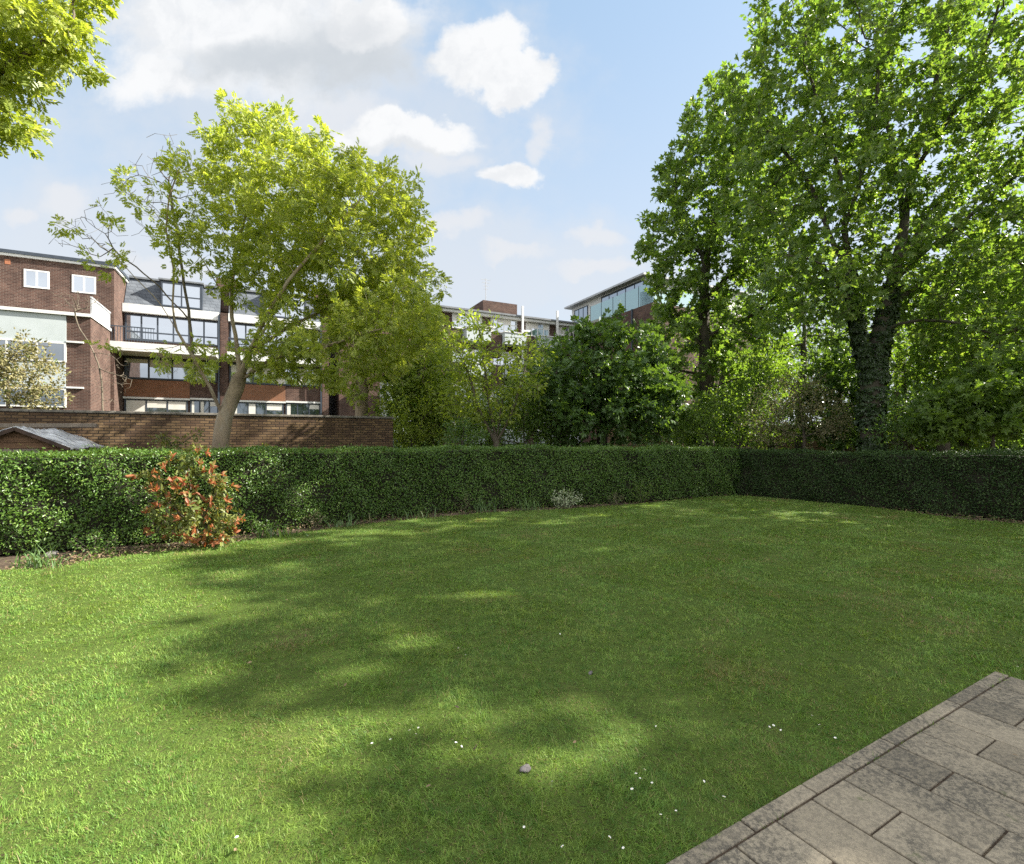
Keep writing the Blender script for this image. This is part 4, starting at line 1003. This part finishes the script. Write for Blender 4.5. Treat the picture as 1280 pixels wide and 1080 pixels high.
def left_building():
    o = empty('brick_building', (O[0], O[1], 0), RZ); tag(o, 'dark brown brick building with white windows and a pale panelled extension at far left', 'building')
    y = -2.0; xr = .14; zt = Z(142, 336, y)
    MB().box(-13, xr, y, 7, -.2, zt).build('wall', M['brick_brown'], o)
    MB().box(-13.1, xr + .1, y - .12, 7.1, zt + .002, zt + .12).build('parapet', M['white'], o)
    MB().box(-13.15, xr + .15, y - .17, 7.15, zt + .122, zt + .30).build('roof_edge', M['dark_frame'], o)
    for (a, b, c, d) in ((30, 62, 336, 358.5), (90, 120, 343, 365)):
        window(o, S(a, y), S(b, y), Z(a, d, y), Z(a, c, y), y, 2, 'white', 'glass', .075)
    MB().box(S(6, y), S(13, y), y - .012, y, Z(8, 330, y), Z(8, 324, y)).build('vent', M['terracotta'], o)
    ye = -5.6; xe = -.03; ze = Z(113, 397, ye)
    ex = MB().box(-12, xe, ye, y - .004, -.2, ze).build('extension', M['brick_brown'], o)
    MB().box(-12, xe + .06, ye - .14, y - .006, ze + .002, ze + .16).build('coping', M['white'], ex)
    x1 = S(83, ye); zb = Z(60, 427, ye)
    MB().box(-11, x1, ye - .035, ye - .002, zb, ze - .02).build('panel', M['render_panel'], ex)
    MB().box(-11, x1 - .02, ye - .033, ye - .002, Z(60, 484, ye), Z(60, 453, ye)).build('panel', M['render_panel'], ex)
    window(ex, -7.5, x1, Z(60, 452, ye), zb - .004, ye - .05, 6, 'white', 'glass_dark', .07)
    window(ex, -7.5, x1, Z(60, 509, ye), Z(60, 485, ye), ye - .05, 6, 'white', 'glass_dark', .07)
    for py in (427, 484): MB().box(x1 + .005, S(105, ye), ye - .10, ye, Z(90, py + 1.6, ye), Z(90, py - .6, ye)).build('sill', M['white'], ex)
    bl = MB(); zr = ze + .16
    for k in range(14):
        yy = ye + .1 + k * .25; MB().box(xe - .03, xe + .03, yy, yy + .04, zr, zr + .848).build('baluster', M['metal'], ex)
    bl.box(xe - .04, xe + .04, ye + .05, y - .05, zr + .85, zr + .92); bl.box(xe - .012, xe + .012, ye + .1, y - .1, zr + .1, zr + .8)
    bl.build('handrail', M['metal'], ex)
left_building()

def house(x0, x1, label, detail, zs, seed):
    """one house of the terrace: slate mansard, dormer, bands of dark-framed windows, white fascia and balcony slab"""
    o = empty('terraced_house', (O[0], O[1], 0), RZ); tag(o, label, 'house', 'terraced houses beyond the garden wall')
    eav, fas0, w1a, w1b, sl1, sl0, w2a, w2b, w3a, w3b, ridge = zs
    MB().box(x0, x1, 0, 9, -.2, fas0).build('wall', M['brick_brown'], o)
    MB().box(x0 + .01, x1 - .5, -.32, -.002, fas0 + .002, eav).build('fascia', M['white'], o)
    # mansard
    rf = MB(); rf.prism([(x0 + .02, 0.02, eav + .002), (x0 + .02, .95, ridge), (x0 + .02, 8.5, ridge), (x0 + .02, 9, eav + .002)], (x1 - x0 - .5, 0, 0))
    r = rf.build('roof', M['slate'], o)
    MB().box(x0 + .1, x1 - .55, .80, 8.6, ridge + .002, ridge + .12).build('ridge_trim', M['lead'], r)
    dx0, dx1 = detail['dormer']; dz0, dz1 = eav + .05, ridge - .12
    dm = MB().box(dx0, dx1, .03, 2.5, dz0, dz1).build('dormer', M['dark_frame'], o)
    window(dm, dx0 + .06, dx1 - .06, dz0 + .08, dz1 - .12, .0, 2, 'dark_frame', 'glass', .08, rows=(.45,))
    MB().box(dx0 - .08, dx1 + .08, -.08, 2.5, dz1 + .002, dz1 + .10).build('dormer_roof', M['lead'], dm)
    # party wall pier and chimney
    MB().box(x1 - .42, x1 + .02, -.30, 0 - .002, -.2, eav).build('pier', M['brick_brown'], o)
    MB().box(x1 - .75, x1 + .55, 1.0, 3.2, ridge - 1.5, ridge + .75).build('chimney', M['brick_brown'], o)
    MB().bar((x1 - .50, -.36, .2), (x1 - .50, -.36, eav - .2), .09).build('drainpipe', M['dark_frame'], o)
    xe = x1 - .52
    window(o, x0 + .08, xe, w1b, w1a, -.05, 6, 'dark_frame', 'glass', .09, rows=(.34,))
    MB().box(x0 - (.35 if seed == 1 else 0), xe, -2.15 if seed == 1 else -1.2, -.003, sl0, sl1).build('balcony_slab', M['white'], o)
    rl = MB(); yb = -2.08 if seed == 1 else -1.1
    a, b = x0 - (.25 if seed == 1 else -.05), (x0 + 1.9 if seed == 1 else xe - .1)
    for k in range(int((b - a) / .13) + 1): rl.box(a + k * .13, a + k * .13 + .022, yb, yb + .022, sl1 + .002, sl1 + .85)
    rl.box(a, b, yb - .01, yb + .035, sl1 + .85, sl1 + .91); rl.build('balcony_railing', M['dark_frame'], o)
    window(o, x0 + .06, xe - .1, w2b, w2a, -.05, 4, 'dark_frame', 'glass', .10, blind=.3)
    MB().box(x0 + .02, x0 + 3.4, -.06, -.002, w3a + .12, w2b - .03).build('brick_panel', M['brick_red'], o)
    MB().box(x0, x0 + 3.42, -.16, -.003, w3a + .002, w3a + .115).build('sill_band', M['white'], o)
    MB().box(x0 + 3.425, xe, -.16, -.003, w3a + .05, w3a + .165).build('sill_band', M['white'], o)
    window(o, x0 + .06, x0 + 3.3, w3b, w3a - .005, -.05, 3, 'dark_frame', 'glass_dark', .09, blind=.33)
    window(o, x0 + 3.42, xe, w3b, w3a + .04, -.05, 3, 'dark_frame', 'glass_dark', .09, blind=.25)
zs = (Z(200, 372.5) + .55, Z(200, 394.5), Z(200, 396), Z(200, 428), Z(200, 437), Z(200, 447), Z(200, 448.5), Z(200, 475), Z(200, 499.5), 2.2, Z(200, 347))
zs = (zs[1] + .50,) + zs[1:]
house(.16, 5.67, 'slate-roofed terraced house with a balcony beside the left brick building', {'dormer': (S(200), S(253))}, zs, 1)
house(5.69, 11.86, 'slate-roofed terraced house mostly hidden behind the ash crown', {'dormer': (7.8, 10.4)}, zs, 2)

def block():
    o = empty('apartment_block', (O[0], O[1], 0), RZ); tag(o, 'long flat-roofed brown brick block with white bands and a rooftop stair tower', 'building')
    x0, x1 = 12.6, 36.5; y = 0.; zt = Z(640, 397)
    MB().box(x0, x1, 0.01, 9, -.2, zt).build('wall', M['brick_brown'], o)
    MB().box(x0 - .2, x1 + .1, -.55, 9.2, zt + .002, zt + .14).build('roof_slab', M['lead'], o)
    MB().box(x0 - .1, x1, -.40, -.002 + .0, zt - .22, zt).build('fascia', M['white'], o)
    a, b = S(617), S(661)
    MB().box(a, b, 2.2, 5.5, zt + .142, Z(640, 375) + .35).build('stair_tower', M['brick_brown'], o)
    an = MB().bar((a + .6, 3.0, zt + 1.2), (a + .6, 3.0, zt + 4.0), .05)
    for k, l in enumerate((.9, .7, .55, .4)): an.bar((a + .6 - l / 2, 3.0, zt + 3.9 - k * .28), (a + .6 + l / 2, 3.0, zt + 3.9 - k * .28), .03)
    an.build('antenna', M['metal'], o)
    top = zt - .25; st = 2.72
    bays = [(S(565), S(602)), (S(613), S(646)), (S(657), S(686)), (S(698), S(722))]
    for fl in range(4):
        z1 = top - st * fl; z0 = z1 - 1.15
        for i, (p, q) in enumerate(bays):
            window(o, p, q, z0, z1, -.04, 4, 'white', 'glass', .07, rows=(.62,), blind=.4)
            MB().box(p + .9, q + .45, -.9, -.005, z0 - 1.05, z0 - .10).build('balcony_front', M['render_panel'], o)
            MB().box(p + .85, q + .5, -.95, -.006, z0 - .098, z0 - .03).build('balcony_rail', M['white'], o)
            if fl < 3: MB().box(q + .62, q + 1.6, -.45, -.003, z0 - 2.1, z0 - .2).build('brick_bay', M['brick_brown'], o)
    for px in (649, 692):
        s = S(px); MB().bar((s, -.62, 4), (s, -.62, zt + .9), .16).build('flue_pipe', M['white'], o)
    for px in (604, 648, 691): MB().box(S(px), S(px) + .8, -.62, -.45, top - .95, top - .82).build('white_rail', M['white'], o)
block()
# white rendered lower wing glimpsed through the trees
def wing():
    o = empty('rendered_house', (O[0], O[1], 0), RZ); tag(o, 'white rendered low house with a white window, glimpsed right of the second trunk', 'house')
    x0, x1 = S(484, -3), S(522, -3)
    MB().box(x0, x1, -3.0, -.005 - .6, -.2, 6.4).build('wall', M['render_panel'], o)
    MB().box(x0 - .1, x1 + .1, -3.1, -.6, 6.402, 6.55).build('roof', M['lead'], o)
    window(o, S(488, -3), S(508, -3), Z(485, 491, -3), Z(485, 473, -3), -3.03, 2, 'white', 'glass', .08, rows=(.5,))
    window(o, x0 + .1, x0 + .9, .2, 2.2, -3.03, 1, 'dark_frame', 'glass_dark', .08)
wing()

def penthouse():
    c = np.array([4.97, 46.0]); w = np.array([.444, -.896]); rz = math.atan2(w[1], w[0]); o = empty('penthouse_block', (c[0], c[1], 0), rz)
    tag(o, 'tall brick block topped by a white storey with glass balustrade, above the rounded tree', 'building')
    L = 11.6
    zt = 14.1
    def zz(px, py, d): return CAM_H + (550 - py) / 620 * d
    zb = 11.6
    MB().box(-.3, L, 0, 12, -.2, zb).build('wall', M['brick_brown'], o)
    pent = MB().box(0, 10.2, .7, 11, zb + .002, zt - .15).build('top_storey', M['white'], o)
    MB().box(-.4, 10.5, .1, 11.5, zt - .148, zt).build('roof', M['metal'], o)
    window(pent, .5, 2.6, zb + .15, zt - .45, .66, 3, 'dark_frame', 'glass', .07)
    window(pent, 4.6, 9.9, zb + .1, zt - .25, .66, 5, 'dark_frame', 'glass', .07)
    g = MB(); fr = MB(); x = 3.8
    for k in range(5):
        p = MB().box(x + .03, x + 1.50, .10, .115, zb + .01, zb + 1.55 ).build('glass_panel', M['glass_green'], o); fr.box(x - .02, x + .02, .09, .13, zb + .002, zb + 1.6); x += 1.54
    fr.build('balustrade_post', M['dark_frame'], o)
    MB().box(L - .02, L, .15, 6, zb + .01, zb + 1.1).build('glass_panel', M['glass_green'], o)
    MB().box(L - 1.5, L - .03, .10, .115, zb + .01, zb + 1.1).build('glass_panel', M['glass_green'], o)
    MB().bar((L - 2.2, -.06, 2), (L - 2.2, -.06, zb), .12).build('drainpipe', M['dark_frame'], o)
    v = MB().box(1.0, 1.3, 4, 4.3, zt + .002, zt + .4).box(8.2, 8.6, 3, 3.4, zt + .002, zt + .5).box(4.2, 4.5, 3, 3.3, zt + .002, zt + .35); v.build('roof_vent', M['metal'], o)
penthouse()
print('done', len(bpy.data.objects))
